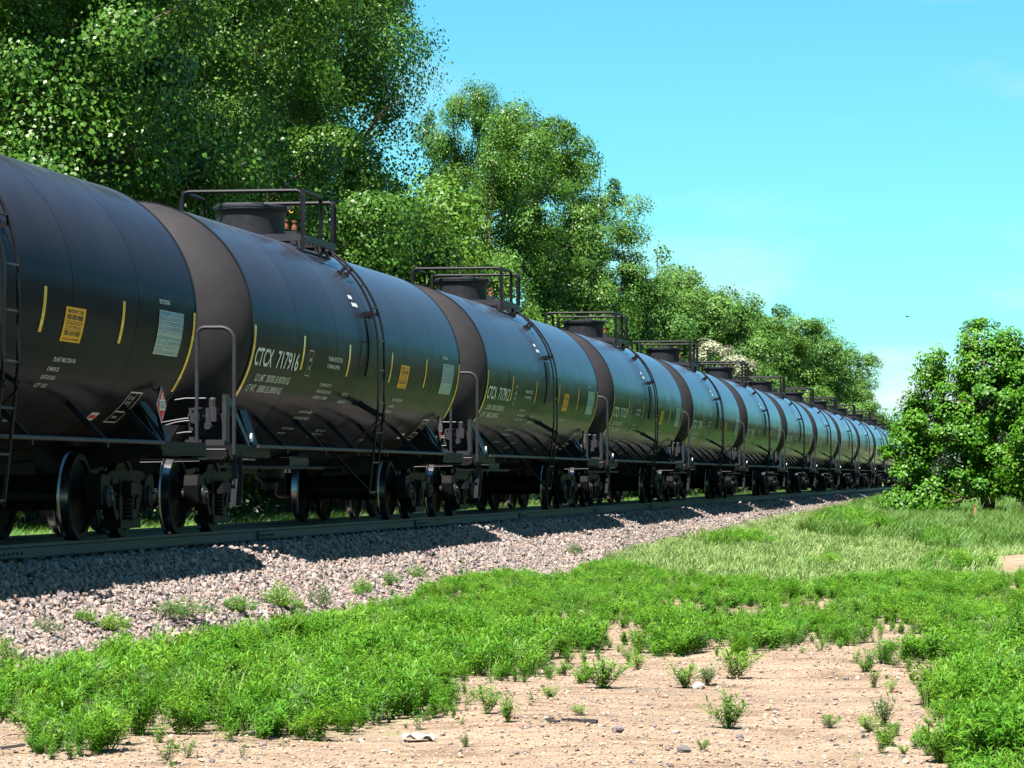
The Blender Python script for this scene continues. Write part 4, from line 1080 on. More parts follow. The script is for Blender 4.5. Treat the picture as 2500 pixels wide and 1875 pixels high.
    for y in (5.85, 6.325): patch(mb, y, y + 0.02, 1.00, 1.47, 0.007, 8)
    put_text(mb, 'LT 16', 5.93, 0.2, 1.06, 0.045); put_text(mb, 'CI 5', 5.93, 0.16, 1.13, 0.045); put_text(mb, 'RPK', 5.95, 0.2, 1.36, 0.04); patch(mb, 6.14, 6.15, 1.03, 1.28, 0.007, 4)
    part('stencil_marking', mb, 'paint_white', root)
    mb = MB(); patch(mb, 5.05, 5.35, 1.33, 1.46, 0.006, 3); p = part('small_notice', mb, 'paint_white', root)
    mb = MB(); patch(mb, 5.09, 5.31, 1.37, 1.42, 0.009, 2); part('notice_bar', mb, 'placard_red', p)
    # --- white stencilling
    def stencil(lines):
        mb = MB()
        for s_, y, wd, a, hh in lines: put_text(mb, s_, y, wd, a, hh)
        tag(part('stencil_lettering', mb, 'paint_grey', root), kind='stuff')
    stencil([('LD LMT  200700 LB 90700 KG', -7.0, 1.95, 0.585, 0.10), ('LT WT   85800 LB 38900 KG', -7.22, 1.95, 0.735, 0.10)])
    stencil([('THERMAL PROTECTION', -3.05, 0.95, 0.215, 0.065), ('SYSTEM EQUIPPED', -3.05, 0.85, 0.325, 0.065)])
    stencil([('CAPACITY', -3.15, 0.75, 0.60, 0.045), ('29200 GALLONS Y', -3.2, 1.0, 0.70, 0.045), ('110530 LITRES', -3.25, 0.95, 0.795, 0.045)])
    stencil([('DO NOT HUMP', -3.45, 0.8, 1.04, 0.045), ('TO BE UNLOADED', -3.5, 0.95, 1.15, 0.045)])
    stencil([('NOT IN USE', -3.55, 0.7, 1.36, 0.04), ('VALVE', -3.55, 0.5, 1.46, 0.04)])
    stencil([('DOT 117', -1.45, 0.4, 0.70, 0.05), ('100W1', -1.5, 0.5, 0.82, 0.05)])
    stencil([('BLT 6-14', -1.35, 0.62, 1.36, 0.045), ('TEST 24', -1.4, 0.65, 1.44, 0.045), ('OUTLET', -1.45, 0.65, 1.51, 0.045)])
    stencil([('PLANT MILTON PA', 2.35, 0.78, 0.69, 0.05), ('ID MARK 02', 2.30, 0.40, 0.80, 0.05), ('DATE 07-2014', 2.25, 0.48, 0.90, 0.05), ('LOT 1503', 2.20, 0.42, 1.00, 0.05)])
    stencil([('TANK SHELL', 2.3, 0.4, 1.52, 0.04)])
    mb = MB(); patch(mb, -4.28, -4.02, 0.175, 0.19, 0.007, 1); patch(mb, -4.28, -4.02, 0.52, 0.53, 0.007, 1)
    for y in (-4.28, -4.03): patch(mb, y, y + 0.008, 0.19, 0.52, 0.007, 4)
    put_text(mb, '88', -4.22, 0.14, 0.28, 0.05); put_text(mb, 'A', -4.20, 0.1, 0.38, 0.06); part('stencil_marking', mb, 'paint_grey', root)
    mb = MB(); patch(mb, -0.98, -0.72, -0.78, -0.72, 0.006, 2); patch(mb, -0.95, -0.55, -0.66, -0.60, 0.006, 2); part('top_label', mb, 'paint_white', root)
    # --- placard: red diamond with a white number panel on the +Y end
    pc = empty('placard', (1.42, 6.72, 1.53), 0, root)
    def dia(q, x0, x1, m):
        mb = MB(); mb.prism([(0, -q), (q, 0), (0, q), (-q, 0)], 'x', x0, x1); return mb
    part('placard_board', dia(0.215, -0.008, 0, 0), 'paint_grey', pc); part('placard_field', dia(0.195, 0.0, 0.003, 0), 'placard_red', pc)
    mb = MB(); mb.box((0.006, 0, 0), (0.006, 0.23, 0.125)); part('number_panel', mb, 'paint_white', pc)
    Vt, Ft = text2d('1267'); mb = MB(); mb.add([(0.011, -0.095 + v[0] * 0.19, -0.045 + v[1] * 0.09) for v in Vt], Ft); part('placard_number', mb, 'ink_black', pc)
    Vt, Ft = text2d('3'); mb = MB(); mb.add([(0.006, -0.02 + v[0] * 0.04, -0.165 + v[1] * 0.06) for v in Vt], Ft); mb.prism([(-0.045, 0.07), (0.045, 0.07), (0.0, 0.15)], 'x', 0.003, 0.006); part('placard_symbol', mb, 'paint_white', pc)
    mb = MB(); mb.bar((-0.05, 0, 0.16), (-0.28, 0.0, 0.22), 0.03, 0.015); mb.bar((-0.03, 0, -0.2), (-0.02, 0, 0.2), 0.05, 0.02, up=(0, 1, 0)); mb.bar((-0.03, 0, -0.18), (0.02, 0.1, -0.45), 0.04, 0.02); part('placard_holder', mb, 'black_steel', pc)
    return root

proto = make_car()
NUMBERS = ['', 'CTCX 717916', 'CTCX 717912', 'CTCX 717121', 'CTCX 717908', 'CTCX 717904', 'CTCX 717930', 'CTCX 717925', 'CTCX 717941', 'CTCX 717938', 'CTCX 717907', 'CTCX 717919', 'CTCX 717933', 'CTCX 717922', 'CTCX 717945']
ORD = ['first', 'second', 'third', 'fourth', 'fifth', 'sixth', 'seventh', 'eighth', 'ninth', 'tenth', 'eleventh', 'twelfth', 'thirteenth', 'fourteenth', 'fifteenth']
LAB = ['nearest black tank car, cut off by the left edge, red 1267 placard',
       'black tank car lettered CTCX 717916 behind the cut-off nearest car',
       'black tank car lettered CTCX 717912, third along the train',
       'black tank car with ladder before the cream blossoming shrub, fourth along the train']
kids = children_of()
def copy_tree(o, parent=None):
    c = o.copy(); COL.objects.link(c)
    if parent: c.parent = parent
    for k in kids.get(o, []): copy_tree(k, c)
    return c
cars = []
for k in range(15):
    o = proto if k == 0 else copy_tree(proto)
    o.location = (TX, 30.6 + 18.1 * k, RAIL_Z)
    lab = LAB[k] if k < len(LAB) else ('black glossy tank car, %s along the train from the near left end' % ORD[k] if k < 12 else 'distant black tank car behind the lone tree, %s along the train' % ORD[k])
    tag(o, lab, 'tank car', 'black tank cars coupled in the train')
    cars.append(o)
for k, o in enumerate(cars):
    if NUMBERS[k]:
        mb = MB(); put_text(mb, NUMBERS[k][:4], -7.36, 0.98, 0.25, 0.235, 0.012); put_text(mb, NUMBERS[k][5:], -6.12, 1.26, 0.25, 0.235, 0.012)
        part('reporting_mark', mb, 'paint_white', o)

# ------------------------------------------------------------------ trees
def crown_mesh(name, seed, lobes, clumps, per, leaf, m, rc=(0.5, 1.0), holes=10, up=0.5, droop=0.0, shell=0.55, hole_r=(0.5, 1.1)):
    r = np.random.default_rng(seed)
    lobes = np.array(lobes, float)
    wgt = lobes[:, 3] * lobes[:, 4] + lobes[:, 3] * lobes[:, 5] + lobes[:, 4] * lobes[:, 5]; wgt /= wgt.sum()
    li = r.choice(len(lobes), clumps, p=wgt)
    d = unit(r.normal(0, 1, (clumps, 3)))
    rad = shell + (1 - shell) * r.uniform(0, 1, clumps) ** 0.6
    C = lobes[li, :3] + d * lobes[li, 3:] * rad[:, None]
    RC = r.uniform(rc[0], rc[1], clumps)
    ci = np.repeat(np.arange(clumps), per)
    n = len(ci)
    q = unit(r.normal(0, 1, (n, 3))) * (0.55 + 0.45 * r.uniform(0, 1, n) ** 0.7)[:, None]
    q[:, 2] *= 0.75
    q *= r.uniform(0.65, 1.35, (clumps, 3))[ci]
    P = C[ci] + q * RC[ci][:, None]
    P += np.clip(r.normal(0, 0.13, (n, 3)), -.26, .26) * np.minimum(1.0, RC[ci])[:, None]
    hl = r.choice(len(lobes), holes, p=wgt); hd = unit(r.normal(0, 1, (holes, 3)))
    H = lobes[hl, :3] + hd * lobes[hl, 3:] * 0.95; HR = r.uniform(hole_r[0], hole_r[1], holes)
    keep = np.ones(n, bool)
    for h, hr in zip(H, HR): keep &= ((P - h) ** 2).sum(1) > hr * hr
    P = P[keep]; q = q[keep]; ci = ci[keep]; dd = d[ci]; n = len(P)
    N = unit(unit(q) * 0.75 + dd * 0.75 + np.array([0, 0, up]) + r.normal(0, .48, (n, 3)))
    T = unit(np.cross(N, unit(r.normal(0, 1, (n, 3)))) + np.array([0, 0, -droop]))
    L = leaf * r.uniform(0.65, 1.3, n); W = L * r.uniform(0.65, 0.95, n)
    V, F = leaf_quads(P, T, N, L, W, fold=0.10)
    tone = np.clip(0.5 + r.normal(0, .16, n) + r.normal(0, .12, len(RC))[ci], 0, 1)
    return np_mesh(name, V, F, m, tone=np.repeat(tone, 4)), C

def trunk_mesh(name, seed, h, r0, C, m, limbs=22, fork=0.25, stems=1, lean=0.3):
    r = random.Random(seed); mb = MB()
    tops = []
    for s in range(stems):
        a = r.uniform(0, 2 * PI); ln = lean * r.uniform(0.3, 1) * (1.6 if stems > 1 else 1)
        pts = [(math.cos(a) * 0.15 * (stems > 1), math.sin(a) * 0.15 * (stems > 1), -0.15)]
        for k in range(1, 9):
            u = k / 8
            pts.append((pts[0][0] + math.cos(a) * ln * u * h * 0.18 + r.gauss(0, .06) * u, pts[0][1] + math.sin(a) * ln * u * h * 0.18 + r.gauss(0, .06) * u, h * u * 0.92))
        mb.tube(pts, [r0 * (1.25 if k == 0 else (1 - k / 8.6)) * (0.8 if stems > 1 else 1) for k in range(9)], 8); tops.append(pts)
    idx = list(range(len(C))); r.shuffle(idx)
    for i in idx[:limbs]:
        c = Vector(C[i]); pts = tops[r.randrange(stems)]
        zt = max(h * fork * r.uniform(0.7, 1.2), min(c.z - r.uniform(0.4, 0.5) * math.hypot(c.x, c.y) - 0.3, h * 0.85))
        u = min(7.9, max(1, zt / (h * 0.92) * 8)); k = int(u); p = Vector(pts[k]).lerp(Vector(pts[min(k + 1, 8)]), u - k)
        mid = p.lerp(c, 0.5) + Vector((r.gauss(0, .15), r.gauss(0, .15), -0.05 * (c - p).length + r.gauss(0, .1)))
        rr = r0 * 0.42 * (1 - 0.6 * u / 8)
        mb.tube([p, p.lerp(mid, .5) + Vector((0, 0, .06)), mid, c], [rr, rr * .75, rr * .5, rr * .2], 5)
        for _ in range(2):
            e = c + Vector((r.gauss(0, .6), r.gauss(0, .6), r.gauss(.2, .4)))
            mb.tube([mid, mid.lerp(e, .5) + Vector((0, 0, .08)), e], [rr * .35, rr * .22, rr * .1], 4)
    return mb.mesh(name, m, True)

def lobes_tall(seed, h, r, n=9, low=0.22):
    q = random.Random(seed); L = []
    for i in range(n):
        u = low + (0.92 - low) * (i + 0.5) / n
        rr = r * (0.62 + 0.55 * math.sin(PI * min(1, (u - low) / (1 - low) * 0.9 + 0.12))) * q.uniform(0.7, 0.95)
        a = i * 2.4 + q.uniform(-.5, .5); off = r * 0.62 * q.uniform(0.5, 1) * (1.15 - 0.6 * u)
        L.append((math.cos(a) * off, math.sin(a) * off, h * u, rr * 0.66, rr * 0.66, min(h * 0.10, rr * 0.8) * q.uniform(0.8, 1.2)))
    return L

def make_tree(name, label, cat, x, y, h, crown, trunk, rz=0, scl=1.0, group=None):
    root = empty(name, (x, y, float(gz(x, y)) - 0.05), rz)
    root.scale = scl if isinstance(scl, tuple) else (scl,) * 3
    tag(root, label, cat, group)
    link('trunk', trunk, root); link('crown', crown, root)
    return root

def kind(name, seed, h, r, clumps, per, leaf, m, bark='bark', r0=0.28, n=9, low=0.2, limbs=22, stems=1, **kw):
    cm_, C = crown_mesh(name + '_crown', seed, lobes_tall(seed, h, r, n, low), clumps, per, leaf, m, **kw)
    return cm_, trunk_mesh(name + '_trunk', seed, h, r0, C, bark, limbs, stems=stems)

def up_at(view_x, lateral):
    """world position of a tree seen at a given column when it stands `lateral` metres left of the camera line"""
    u = 2244 - view_x
    return -lateral, lateral * (7418.0 / u - 0.157)

CW = [kind('cottonwood_a', 501, 20, 4.6, 190, 900, 0.090, 'leaf_cottonwood', n=13, low=0.16, holes=22, hole_r=(0.5, 1.3), rc=(0.5, 1.15), droop=0.5, limbs=40),
      kind('cottonwood_b', 502, 20, 4.4, 190, 900, 0.090, 'leaf_cottonwood', n=13, low=0.14, holes=24, hole_r=(0.5, 1.3), rc=(0.5, 1.15), droop=0.5, limbs=40),
      kind('cottonwood_c', 503, 16, 3.1, 150, 740, 0.090, 'leaf_cottonwood', n=11, low=0.12, holes=16, hole_r=(0.4, 0.9), rc=(0.4, 0.95), droop=0.4, limbs=30)]
LT = [kind('light_tree_a', 511, 10, 3.0, 120, 320, 0.125, 'leaf_light', n=8, low=0.10, holes=12, rc=(0.5, 1.05), up=0.6, limbs=20, r0=0.16),
      kind('light_tree_b', 512, 10, 2.8, 120, 320, 0.125, 'leaf_light', n=8, low=0.10, holes=12, rc=(0.5, 1.05), up=0.7, limbs=20, r0=0.16)]
FT = [kind('far_tree_a', 521, 14, 4.4, 165, 400, 0.165, 'leaf_far', n=9, low=0.08, holes=14, hole_r=(0.5, 1.2), rc=(0.5, 1.2), up=0.6, limbs=14),
      kind('far_tree_b', 522, 14, 4.2, 165, 400, 0.165, 'leaf_far', n=9, low=0.08, holes=14, hole_r=(0.5, 1.2), rc=(0.5, 1.2), up=0.6, limbs=14)]
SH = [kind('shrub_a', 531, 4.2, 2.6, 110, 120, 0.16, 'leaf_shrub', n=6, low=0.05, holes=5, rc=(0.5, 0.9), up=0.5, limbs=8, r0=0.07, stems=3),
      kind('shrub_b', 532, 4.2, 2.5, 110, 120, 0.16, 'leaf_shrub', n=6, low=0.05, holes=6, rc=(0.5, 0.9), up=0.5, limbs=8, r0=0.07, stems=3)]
SP = [kind('thin_tree', 541, 16, 2.6, 70, 50, 0.17, 'leaf_far', n=8, low=0.3, holes=10, rc=(0.3, 0.6), limbs=60, r0=0.14)]
BL = [kind('blossom_tree', 551, 8.2, 1.9, 120, 150, 0.12, 'blossom_cream', n=7, low=0.1, holes=4, rc=(0.25, 0.5), up=0.9, limbs=16, r0=0.10, stems=3)]

big = [(30, 19, 0, 1.02, 0.3), (150, 23, 1, 1.05, 2.0), (285, 20.5, 1, 1.08, 4.1), (420, 24, 0, 1.12, 1.2), (540, 21, 0, 1.10, 5.0), (692, 23.5, 1, 1.18, 1.3), (-120, 20, 0, 1.05, 2.6)]
bl = ['tall cottonwood at the left picture edge behind the nearest tank car',
      'tall cottonwood with a bare leaning stem, second from the left edge',
      'tall cottonwood with a dark straight trunk showing, third from the left edge',
      'tall cottonwood above the left railing corner of the CTCX 717916 car',
      'tall cottonwood straight above the valve housing of the CTCX 717916 car',
      'tallest cottonwood, whose ragged right side stands against the open sky',
      'tall cottonwood beyond the left picture edge shading the nearest car']
for (vx, lat, v, s, rz), lb in zip(big, bl):
    x, y = up_at(vx, lat); make_tree('cottonwood_tree', lb, 'tree', x, y, 20, CW[v][0], CW[v][1], rz, s, 'tall cottonwoods behind the train')
mid = [(975, 24, (0.72, 0.72, 1.12), 0.4, 'slim cottonwood with a side branch reaching into the sky, right of the tallest one'),
       (1075, 21, 0.98, 1.7, 'leafy cottonwood behind the railing of the CTCX 717912 car'),
       (1170, 20, 1.06, 3.0, 'round topped cottonwood, highest of the middle clump against the sky'),
       (1285, 19, 0.97, 4.4, 'cottonwood at the right end of the middle clump, sky on its right'),
       (1240, 22, 0.85, 5.4, 'lower cottonwood tucked behind the right end of the middle clump')]
for vx, lat, s, rz, lb in mid:
    x, y = up_at(vx, lat); make_tree('cottonwood_tree', lb, 'tree', x, y, 16, CW[2][0], CW[2][1], rz, s, 'middle clump of cottonwoods')
lt = [(800, 18.5, 0, 1.05, 0.2, 'lower yellow green tree right of the CTCX 717916 platform ladder'),
      (880, 19.5, 1, 1.08, 2.2, 'lower yellow green tree above the bare dead branches'),
      (985, 18, 0, 0.85, 3.1, 'small light green tree behind the left end of the third car railing'),
      (1100, 17, 1, 0.62, 4.0, 'small light green tree behind the third car housing'),
      (1240, 17, 0, 0.72, 5.2, 'small light green tree behind the fourth car railing')]
for vx, lat, v, s, rz, lb in lt:
    x, y = up_at(vx, lat); make_tree('boxelder_tree', lb, 'tree', x, y, 10, LT[v][0], LT[v][1], rz, s, 'lower light green trees behind the train')
ft = [(1345, 18, 0, 0.72, 0.0), (1395, 19.5, 1, 0.80, 1.0), (1450, 19, 0, 0.88, 2.0), (1515, 18.5, 1, 0.90, 3.0), (1580, 20, 0, 0.98, 4.0), (1640, 19.5, 1, 1.0, 5.0), (1695, 20, 0, 1.02, 0.5), (1745, 19, 1, 1.02, 1.5), (1795, 18.5, 0, 1.02, 2.5), (1838, 17.8, 1, 0.88, 3.5), (1862, 16.8, 0, 0.62, 4.5)]
fl = ['leftmost round tree of the far tree line, next to the middle clump', 'far tree whose top lies left under the thin sparse tree', 'far tree right under the thin sparse tree', 'far tree left above the cream blossoming shrub',
      'far tree right above the cream blossoming shrub', 'broad dark far tree right of the cream blossoming shrub', 'far tree in the middle of the falling skyline', 'far tree with a shaded hollow right of the skyline middle', 'far tree near the low right end of the skyline',
      'far tree whose right side ends the skyline', 'smallest far tree, at the right foot of the tree line']
for (vx, lat, v, s, rz), lb in zip(ft, fl):
    x, y = up_at(vx, lat); make_tree('broadleaf_tree', lb, 'tree', x, y, 14, FT[v][0], FT[v][1], rz, s, 'far line of broadleaf trees behind the train')
x, y = up_at(1435, 23); make_tree('thin_tree', 'thin sparse tree with see-through top rising above the far tree line', 'tree', x, y, 16, *SP[0], 0.4, 1.06)
x, y = up_at(1552, 15.8); make_tree('blossom_tree', 'cream coloured plumy blossoming shrub behind the tank car railings', 'shrub', x, y, 8, *BL[0], 0.4, (1.05, 1.05, 1.03))
# undergrowth along the foot of the trees
shl = 'dark green shrub of the undergrowth at the foot of the trees behind the train'
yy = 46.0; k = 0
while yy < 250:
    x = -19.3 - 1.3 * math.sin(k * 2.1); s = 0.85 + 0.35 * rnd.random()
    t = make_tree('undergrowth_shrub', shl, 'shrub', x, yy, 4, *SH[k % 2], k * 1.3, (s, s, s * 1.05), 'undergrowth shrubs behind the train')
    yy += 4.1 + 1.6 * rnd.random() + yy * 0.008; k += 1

# bare dead branches
def dead_tree(name, label, x, y, h, spread, seed):
    r = random.Random(seed); mb = MB()
    def grow(p, d, ln, rad, depth):
        pts = [p]; q = p; dd = d.copy()
        for k in range(5):
            dd = (dd + Vector((r.gauss(0, .13), r.gauss(0, .13), r.gauss(.03, .1)))).normalized(); q = q + dd * ln / 5; pts.append(q)
        mb.tube(pts, [rad * (1 - .12 * k) for k in range(6)], 5)
        if depth > 0:
            for k in range(3 if depth > 1 else 2):
                u = pts[r.randint(2, 5)]
                grow(u, (dd + Vector((r.gauss(0, spread), r.gauss(0, spread), r.gauss(.15, .3)))).normalized(), ln * r.uniform(.45, .75), rad * .5, depth - 1)
    for s in range(4):
        a = r.uniform(0, 2 * PI); grow(Vector((0, 0, -.1)), Vector((math.cos(a) * .28, math.sin(a) * .28, 1)).normalized(), h * r.uniform(.55, .75), 0.05, 3)
    root = empty(name, (x, y, float(gz(x, y))), 0)
    tag(root, label, 'dead shrub'); part('branches', mb, 'bark_pale', root, True)
x, y = up_at(935, 15.9); dead_tree('dead_shrub', 'bare pale dead branches left of the third car railing', x, y, 5.2, .5, 3)
x, y = up_at(1095, 15.8); dead_tree('dead_shrub', 'bare dead twigs behind the third car valve housing', x, y, 3.6, .4, 9)

# lone tree right of the train, with trees farther along the right side
def maple():
    h = 7.6
    L = [(0, 0, 5.6, 1.1, 1.1, 1.3), (-.35, .1, 6.5, .5, .5, .95), (.6, 0, 6.2, .6, .6, .9), (1.5, 0, 5.2, 1.0, 1.0, 1.0), (-1.3, 0, 4.6, .9, 1.0, 1.2), (0, -.8, 1.35, .9, .7, .65), (-3.3, -.7, .75, .6, .6, .5), (-2.6, -.9, .7, .6, .6, .5), (-2.1, 0, 5.7, .45, .6, .9), (.2, -.5, 4.3, 1.5, 1.4, 1.3), (-2.3, -.2, 3.6, 1.2, 1.2, 1.0), (-1.2, -.4, 3.2, 1.3, 1.2, 1.0), (1.9, -.2, 3.7, 1.4, 1.3, 1.3),
         (-2.9, -.1, 2.5, .9, 1.1, .9), (-2.9, -.3, 1.6, .8, 1, .7), (-2.0, -.6, .95, .9, .9, .6), (.4, -.8, 2.6, 1.4, 1.1, 1.0), (1.8, -.5, 2.0, 1.3, 1.2, 1.0), (2.6, 0, 2.6, 1.1, 1.1, 1.2), (-.6, -.6, 2.2, 1.0, .9, .8), (2.2, -.6, 1.0, .9, .9, .6), (-1.1, -.7, 1.5, 1.0, .8, .6), (1.1, -.7, 1.6, 1.0, .8, .6), (-3.0, -.4, .7, .7, .8, .45)]
    c, C = crown_mesh('maple_crown', 601, L, 430, 210, 0.12, 'leaf_maple', rc=(0.26, 0.62), holes=20, hole_r=(0.3, 0.65), up=0.7, shell=0.5)
    return c, trunk_mesh('maple_trunk', 601, h, 0.17, C, 'bark', 44, fork=0.12, stems=3, lean=0.7)
MP = maple()
make_tree('maple_tree', 'lone bright green broadleaf tree right of the track near the picture edge', 'tree', -1.8, 124.0, 7.6, MP[0], MP[1], 0.0, (1.0, 1.0, 0.99))
make_tree('maple_tree', 'second bright green tree cut off by the right picture edge', 'tree', 1.3, 119.0, 7.6, MP[0], MP[1], 2.4, (0.85, 0.85, 0.80))
for k, (x, y, s) in enumerate([(9.5, 62, .62), (12, 78, .72), (9, 92, .6), (14, 104, .8), (10, 118, .7), (16, 130, .9), (19, 92, .9), (21, 112, .95)]):
    make_tree('broadleaf_tree', 'broadleaf tree of the row outside the right picture edge', 'tree', x, y, 14, FT[k % 2][0], FT[k % 2][1], k * 1.3, s, 'trees along the right side of the line')
for k, (x, y, s) in enumerate([(-4.6, 172, .9), (-1.6, 168, 1.0), (1.6, 165, 1.0), (4.6, 160, 1.05), (-6.4, 205, .9)]):
    make_tree('hedge_shrub', 'shrub of the dark hedge behind the lone tree', 'shrub', x, y, 4, SH[k % 2][0], SH[k % 2][1], k * 1.1, s, 'shrubs behind the lone tree')
for x, y, s, v, rz, lb in [(7.5, 150, 0.8, 0, 1.0, 'broadleaf tree outside the right picture edge beyond the lone tree'), (13, 180, 0.9, 1, 2.0, 'broadleaf tree outside the right picture edge, farther along'), (4.5, 215, 0.7, 0, 3.0, 'broadleaf tree hidden behind the lone tree'), (-3.5, 330, 0.75, 1, 0.6, 'distant tree behind the lone tree, beside the track'),
                           (2.5, 300, 0.8, 1, 4.2, 'distant tree right behind the lone tree'), (-6.0, 430, 0.8, 0, 5.2, 'farthest tree beside the end of the track')]:
    make_tree('broadleaf_tree', lb, 'tree', x, y, 14, FT[v][0], FT[v][1], rz, s, 'trees along the right side of the line')

# ------------------------------------------------------------------ single weeds on dirt and gravel
single = [(-3.26, 25.13, 0.26, 0.42), (-3.48, 25.77, 0.16, 0.22), (-3.31, 27.75, 0.16, 0.2), (-2.65, 25.33, 0.22, 0.26), (-2.53, 25.71, 0.16, 0.26), (-2.38, 26.63, 0.28, 0.38), (-1.99, 21.72, 0.24, 0.33), (-1.36, 21.87, 0.10, 0.17), (-1.07, 21.56, 0.13, 0.18), (-1.01, 22.1, 0.21, 0.22), (-1.95, 19.6, 0.09, 0.10), (-3.37, 21.29, 0.19, 0.17), (-3.61, 21.91, 0.21, 0.18), (-3.0, 22.01, 0.09, 0.14), (-3.4, 19.85, 0.09, 0.08), (-0.79, 19.78, 0.07, 0.09), (-1.34, 31.47, 0.12, 0.3), (-1.39, 27.06, 0.13, 0.18), (-3.42, 23.52, 0.11, 0.15)]
wl = ['broad clump of two weeds standing alone at the mouth of the bare dirt', 'small weed at the left foot of the broad lone clump', 'small weed in the gap right of the main weed mass', 'greyish pointed weed beside the pale stone', 'low weed right of the greyish pointed weed', 'dense dark green weed mound in the middle of the dirt edge',
      'light spreading weed alone in the middle of the sandy dirt', 'small thin weed right of the middle of the sandy dirt', 'low weed left of the tall thin one near the right weeds', 'tall thin weed on the dirt near the right weeds', 'tiny green weed beside the round grey stone', 'upright weed right of the crumpled white paper',
      'wispy weed left behind the upright weed by the paper', 'tiny weed behind the dark wood chips', 'tiny grassy weed right of the crumpled white paper', 'tiny weed at the lower right of the dirt', 'flat weed on the dark soil patch at the right', 'pale sprig before the right weed mass', 'faint small weed below the main weed mass']
for i, ((x, y, h, wd), lb) in enumerate(zip(single, wl)):
    v = BUSH[i % 5]
    o = link('weed_plant', v, None, (x, y, float(gz(x, y)) - 0.005), (0, 0, i * 1.1), (wd * 0.95, wd * 0.95, h * 1.05)); tag(o, lb, 'weed', 'single weeds on the dirt')
gravelw = [(-8.68, 33.56, 0.16, 0.61), (-8.66, 32.94, 0.15, 0.42), (-8.6, 35.58, 0.16, 0.45), (-8.56, 37.4, 0.26, 0.37), (-8.48, 37.65, 0.15, 0.32), (-8.46, 39.08, 0.23, 0.22), (-8.53, 41.9, 0.2, 0.24), (-8.65, 30.7, 0.15, 0.35), (-8.82, 30.41, 0.12, 0.17), (-8.75, 28.94, 0.12, 0.16), (-8.39, 26.62, 0.24, 0.19), (-8.64, 44.46, 0.17, 0.25), (-8.67, 46.51, 0.2, 0.2), (-8.6, 62.22, 0.22, 0.26)]
gl = ['widest low weed patch growing in the gravel slope', 'weed at the left end of the widest gravel patch', 'rounded weed in the gravel right of the widest patch', 'tallest weed in the gravel above the main weed mass', 'low weed right of the tallest gravel weed', 'thin weed in the gravel, second right of the tallest one', 'small weed in the gravel near the weed edge', 'weed in the gravel left of the widest patch',
      'small weed in the gravel above the left one', 'leftmost small weed in the gravel', 'weed at the left picture edge in the gravel', 'small weed in the gravel beside the weed crest', 'weed at the gravel edge under the third car', 'weed in the gravel below the fourth car']
for i, ((x, y, h, wd), lb) in enumerate(zip(gravelw, gl)):
    root = link('weed_plant', PATCH[i % 4], None, (x, y, float(gz(x, y)) + 0.01), (0, 0, i * 0.9), (wd * 1.15, max(wd, .3) * 1.1, h * 1.35)); tag(root, lb, 'weed', 'single weeds in the gravel')

# ------------------------------------------------------------------ stones, scraps, paper, stake, bird
stones = [(-2.04, 19.39, 0.085, 'grey_stone', 'round dark grey stone, largest on the dirt at the bottom'), (-2.14, 19.45, 0.045, 'grey_stone', 'small grey stone left of the largest round one'), (-1.85, 20.92, 0.065, 'grey_stone', 'flat grey stone before the light spreading weed'),
          (-1.07, 25.12, 0.075, 'red_stone', 'pinkish stone on the dirt left of the right weeds'), (-2.54, 25.24, 0.095, 'pale_stone', 'pale flat stone beside the greyish pointed weed'), (-1.5, 26.34, 0.06, 'grey_stone', 'grey stone on the bright sand behind the pinkish one'), (-1.09, 21.04, 0.06, 'grey_stone', 'grey stone before the tall thin weed at the right'),
          (-3.23, 20.92, 0.048, 'red_stone', 'small reddish stone left of the dark wood chips'), (-2.44, 21.43, 0.05, 'grey_stone', 'small dark stone right of the wood chips'), (-2.59, 20.72, 0.09, 'grey_stone', 'flat grey slab stone below the wood chips'), (-4.23, 19.68, 0.06, 'red_stone', 'reddish stone at the foot of the lower weed edge'), (-4.57, 18.29, 0.05, 'grey_stone', 'grey stone at the bottom picture edge below the weeds')]
for i, (x, y, s, m, lb) in enumerate(stones):
    o = link('stone', stone_mesh('stone', 700 + i, m, 2, 0.7), None, (x, y, float(gz(x, y)) + s * 0.18), (0, 0, i * 0.8), s); tag(o, lb, 'stone', 'loose stones on the dirt')
scr = [(-8.73, 46.7, 0.16, 'charred_wood', 'black wood scrap lying in the gravel above the weed crest'), (-8.73, 63.35, 0.26, 'charred_wood', 'black board scrap at the gravel edge beside the pale grass'), (-9.05, 60.02, 0.14, 'brown_wood', 'rusty brown scrap lying on the gravel'), (-8.93, 70.83, 0.22, 'charred_wood', 'dark scrap on the gravel below the fifth car'), (-9.08, 74.2, 0.19, 'charred_wood', 'farthest dark scrap on the gravel'), (-9.37, 64.15, 0.18, 'charred_wood', 'dark scrap high on the gravel near the shadow tip'), (-8.89, 30.59, 0.17, 'charred_wood', 'black splinter board among the left gravel weeds'), (-5.76, 18.41, 0.14, 'charred_wood', 'dark twig at the lower left corner below the weeds')]
for i, (x, y, s, m, lb) in enumerate(scr):
    q = random.Random(i); mb = MB()
    mb.prism([(-s / 2, -s * .12), (-s * .1, -s * .17), (s / 2, -s * .08), (s * .46, s * .09), (0, s * .15), (-s * .47, s * .11)], 'z', 0, s * 0.12)
    o = part('wood_scrap', mb, m, None, loc=(x, y, float(gz(x, y)) + 0.03), rot=(q.uniform(-.2, .2), q.uniform(-.2, .2), q.uniform(-.6, .6))); tag(o, lb, 'wood scrap', 'scraps of old wood')
q = random.Random(4)
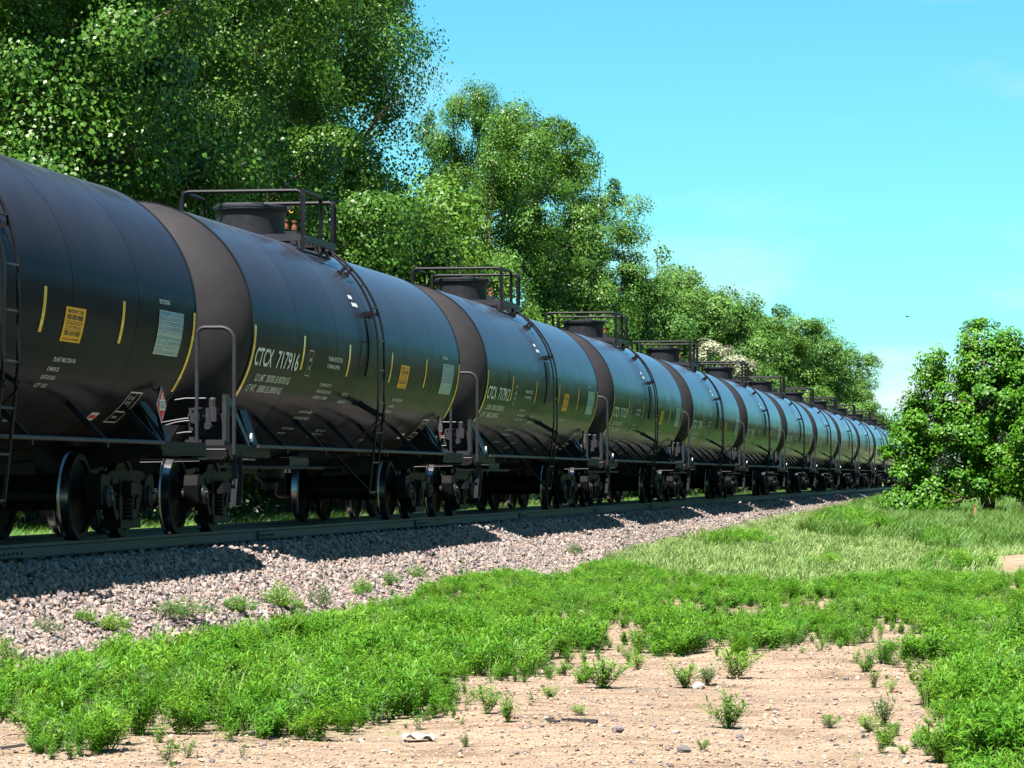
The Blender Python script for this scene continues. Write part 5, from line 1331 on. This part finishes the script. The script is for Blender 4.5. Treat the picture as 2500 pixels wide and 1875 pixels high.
for k in range(7):
    w_ = q.uniform(.05, .085); mb = MB()
    mb.prism([(-w_ / 2, -w_ * .16), (w_ * .4, -w_ * .2), (w_ / 2, w_ * .16), (-w_ * .4, w_ * .18)], 'z', 0, 0.014)
    x, y = -2.97 + (k - 3) * 0.052 + q.gauss(0, .01), 21.36 + q.gauss(0, .075)
    o = part('wood_chip', mb, 'charred_wood', None, loc=(x, y, float(gz(x, y)) + 0.006), rot=(q.uniform(-.15, .15), q.uniform(-.15, .15), q.uniform(-.5, .5)))
    tag(o, 'dark weathered wood chip in the row on the sandy dirt', 'wood chip', 'dark wood chips lying together')

def paper(name, label, x, y, s, seed):
    r = np.random.default_rng(seed); n = 9; g = np.linspace(-.5, .5, n); X, Y = np.meshgrid(g, g)
    Z = 0.20 * np.abs(np.sin(X * 5.5 + Y * 2.0 + 0.9)) + 0.12 * np.maximum(0, 0.5 - np.abs(X + 0.25)) + r.normal(0, .012, X.shape)
    X2 = X * (1 - 0.3 * Y ** 2) + r.normal(0, .02, X.shape); Y2 = Y * 0.75 + r.normal(0, .02, X.shape)
    V = np.concatenate([np.stack([X2, Y2, Z + .012], -1).reshape(-1, 3), np.stack([X2, Y2, Z], -1).reshape(-1, 3)]) * s
    i = np.arange(n * n).reshape(n, n); F = np.stack([i[:-1, :-1], i[:-1, 1:], i[1:, 1:], i[1:, :-1]], -1).reshape(-1, 4)
    o = link(name, np_mesh(name, V, np.concatenate([F, F[:, ::-1] + n * n]), 'paper'), None, (x, y, float(gz(x, y)) + 0.004), (0, 0, 0.2)); tag(o, label, 'litter')
paper('crumpled_paper', 'crumpled white paper lying on the dirt beside the weeds', -3.766, 20.25, 0.195, 2)
paper('paper_scrap', 'tiny white paper scrap in front of the crumpled paper', -3.85, 19.6, 0.035, 5)

root = empty('survey_stake', (-2.1, 112.0, float(gz(-2.1, 112.0))), 0.3); tag(root, 'thin orange wooden survey stake in the grass before the lone tree', 'stake')
mb = MB(); mb.box((0, 0, 0.24), (0.055, 0.03, 0.62)); part('shaft', mb, 'stake_wood', root)
mb = MB(); mb.box((0, 0, 0.53), (0.062, 0.037, 0.06)); part('ribbon', mb, 'valve_orange', root)

bd = empty('bird', (-3.3, 86.0, 5.70), 0.6); bd.scale = (.6, .6, .6); tag(bd, 'tiny dark bird flying in the open sky above the far trees', 'bird')
mb = MB(); mb.lathe([(0.001, -0.11), (0.012, -0.09), (0.03, -0.03), (0.032, 0.02), (0.022, 0.06), (0.02, 0.085), (0.001, 0.12)], 'y', n=10); mb.prism([(-0.01, -0.08), (0.01, -0.08), (0.035, -0.17), (-0.035, -0.17)], 'z', -0.004, 0.004); part('body', mb, 'bird_dark', bd, True)
for s in (-1, 1):
    mb = MB(); mb.add([(s * .02, -.04, .01), (s * .02, .04, .012), (s * .12, .03, .05), (s * .12, -.03, .048), (s * .22, -.03, .04), (s * .20, .0, .042)], [(0, 1, 2, 3), (3, 2, 5, 4)]); part('wing', mb, 'bird_dark', bd)
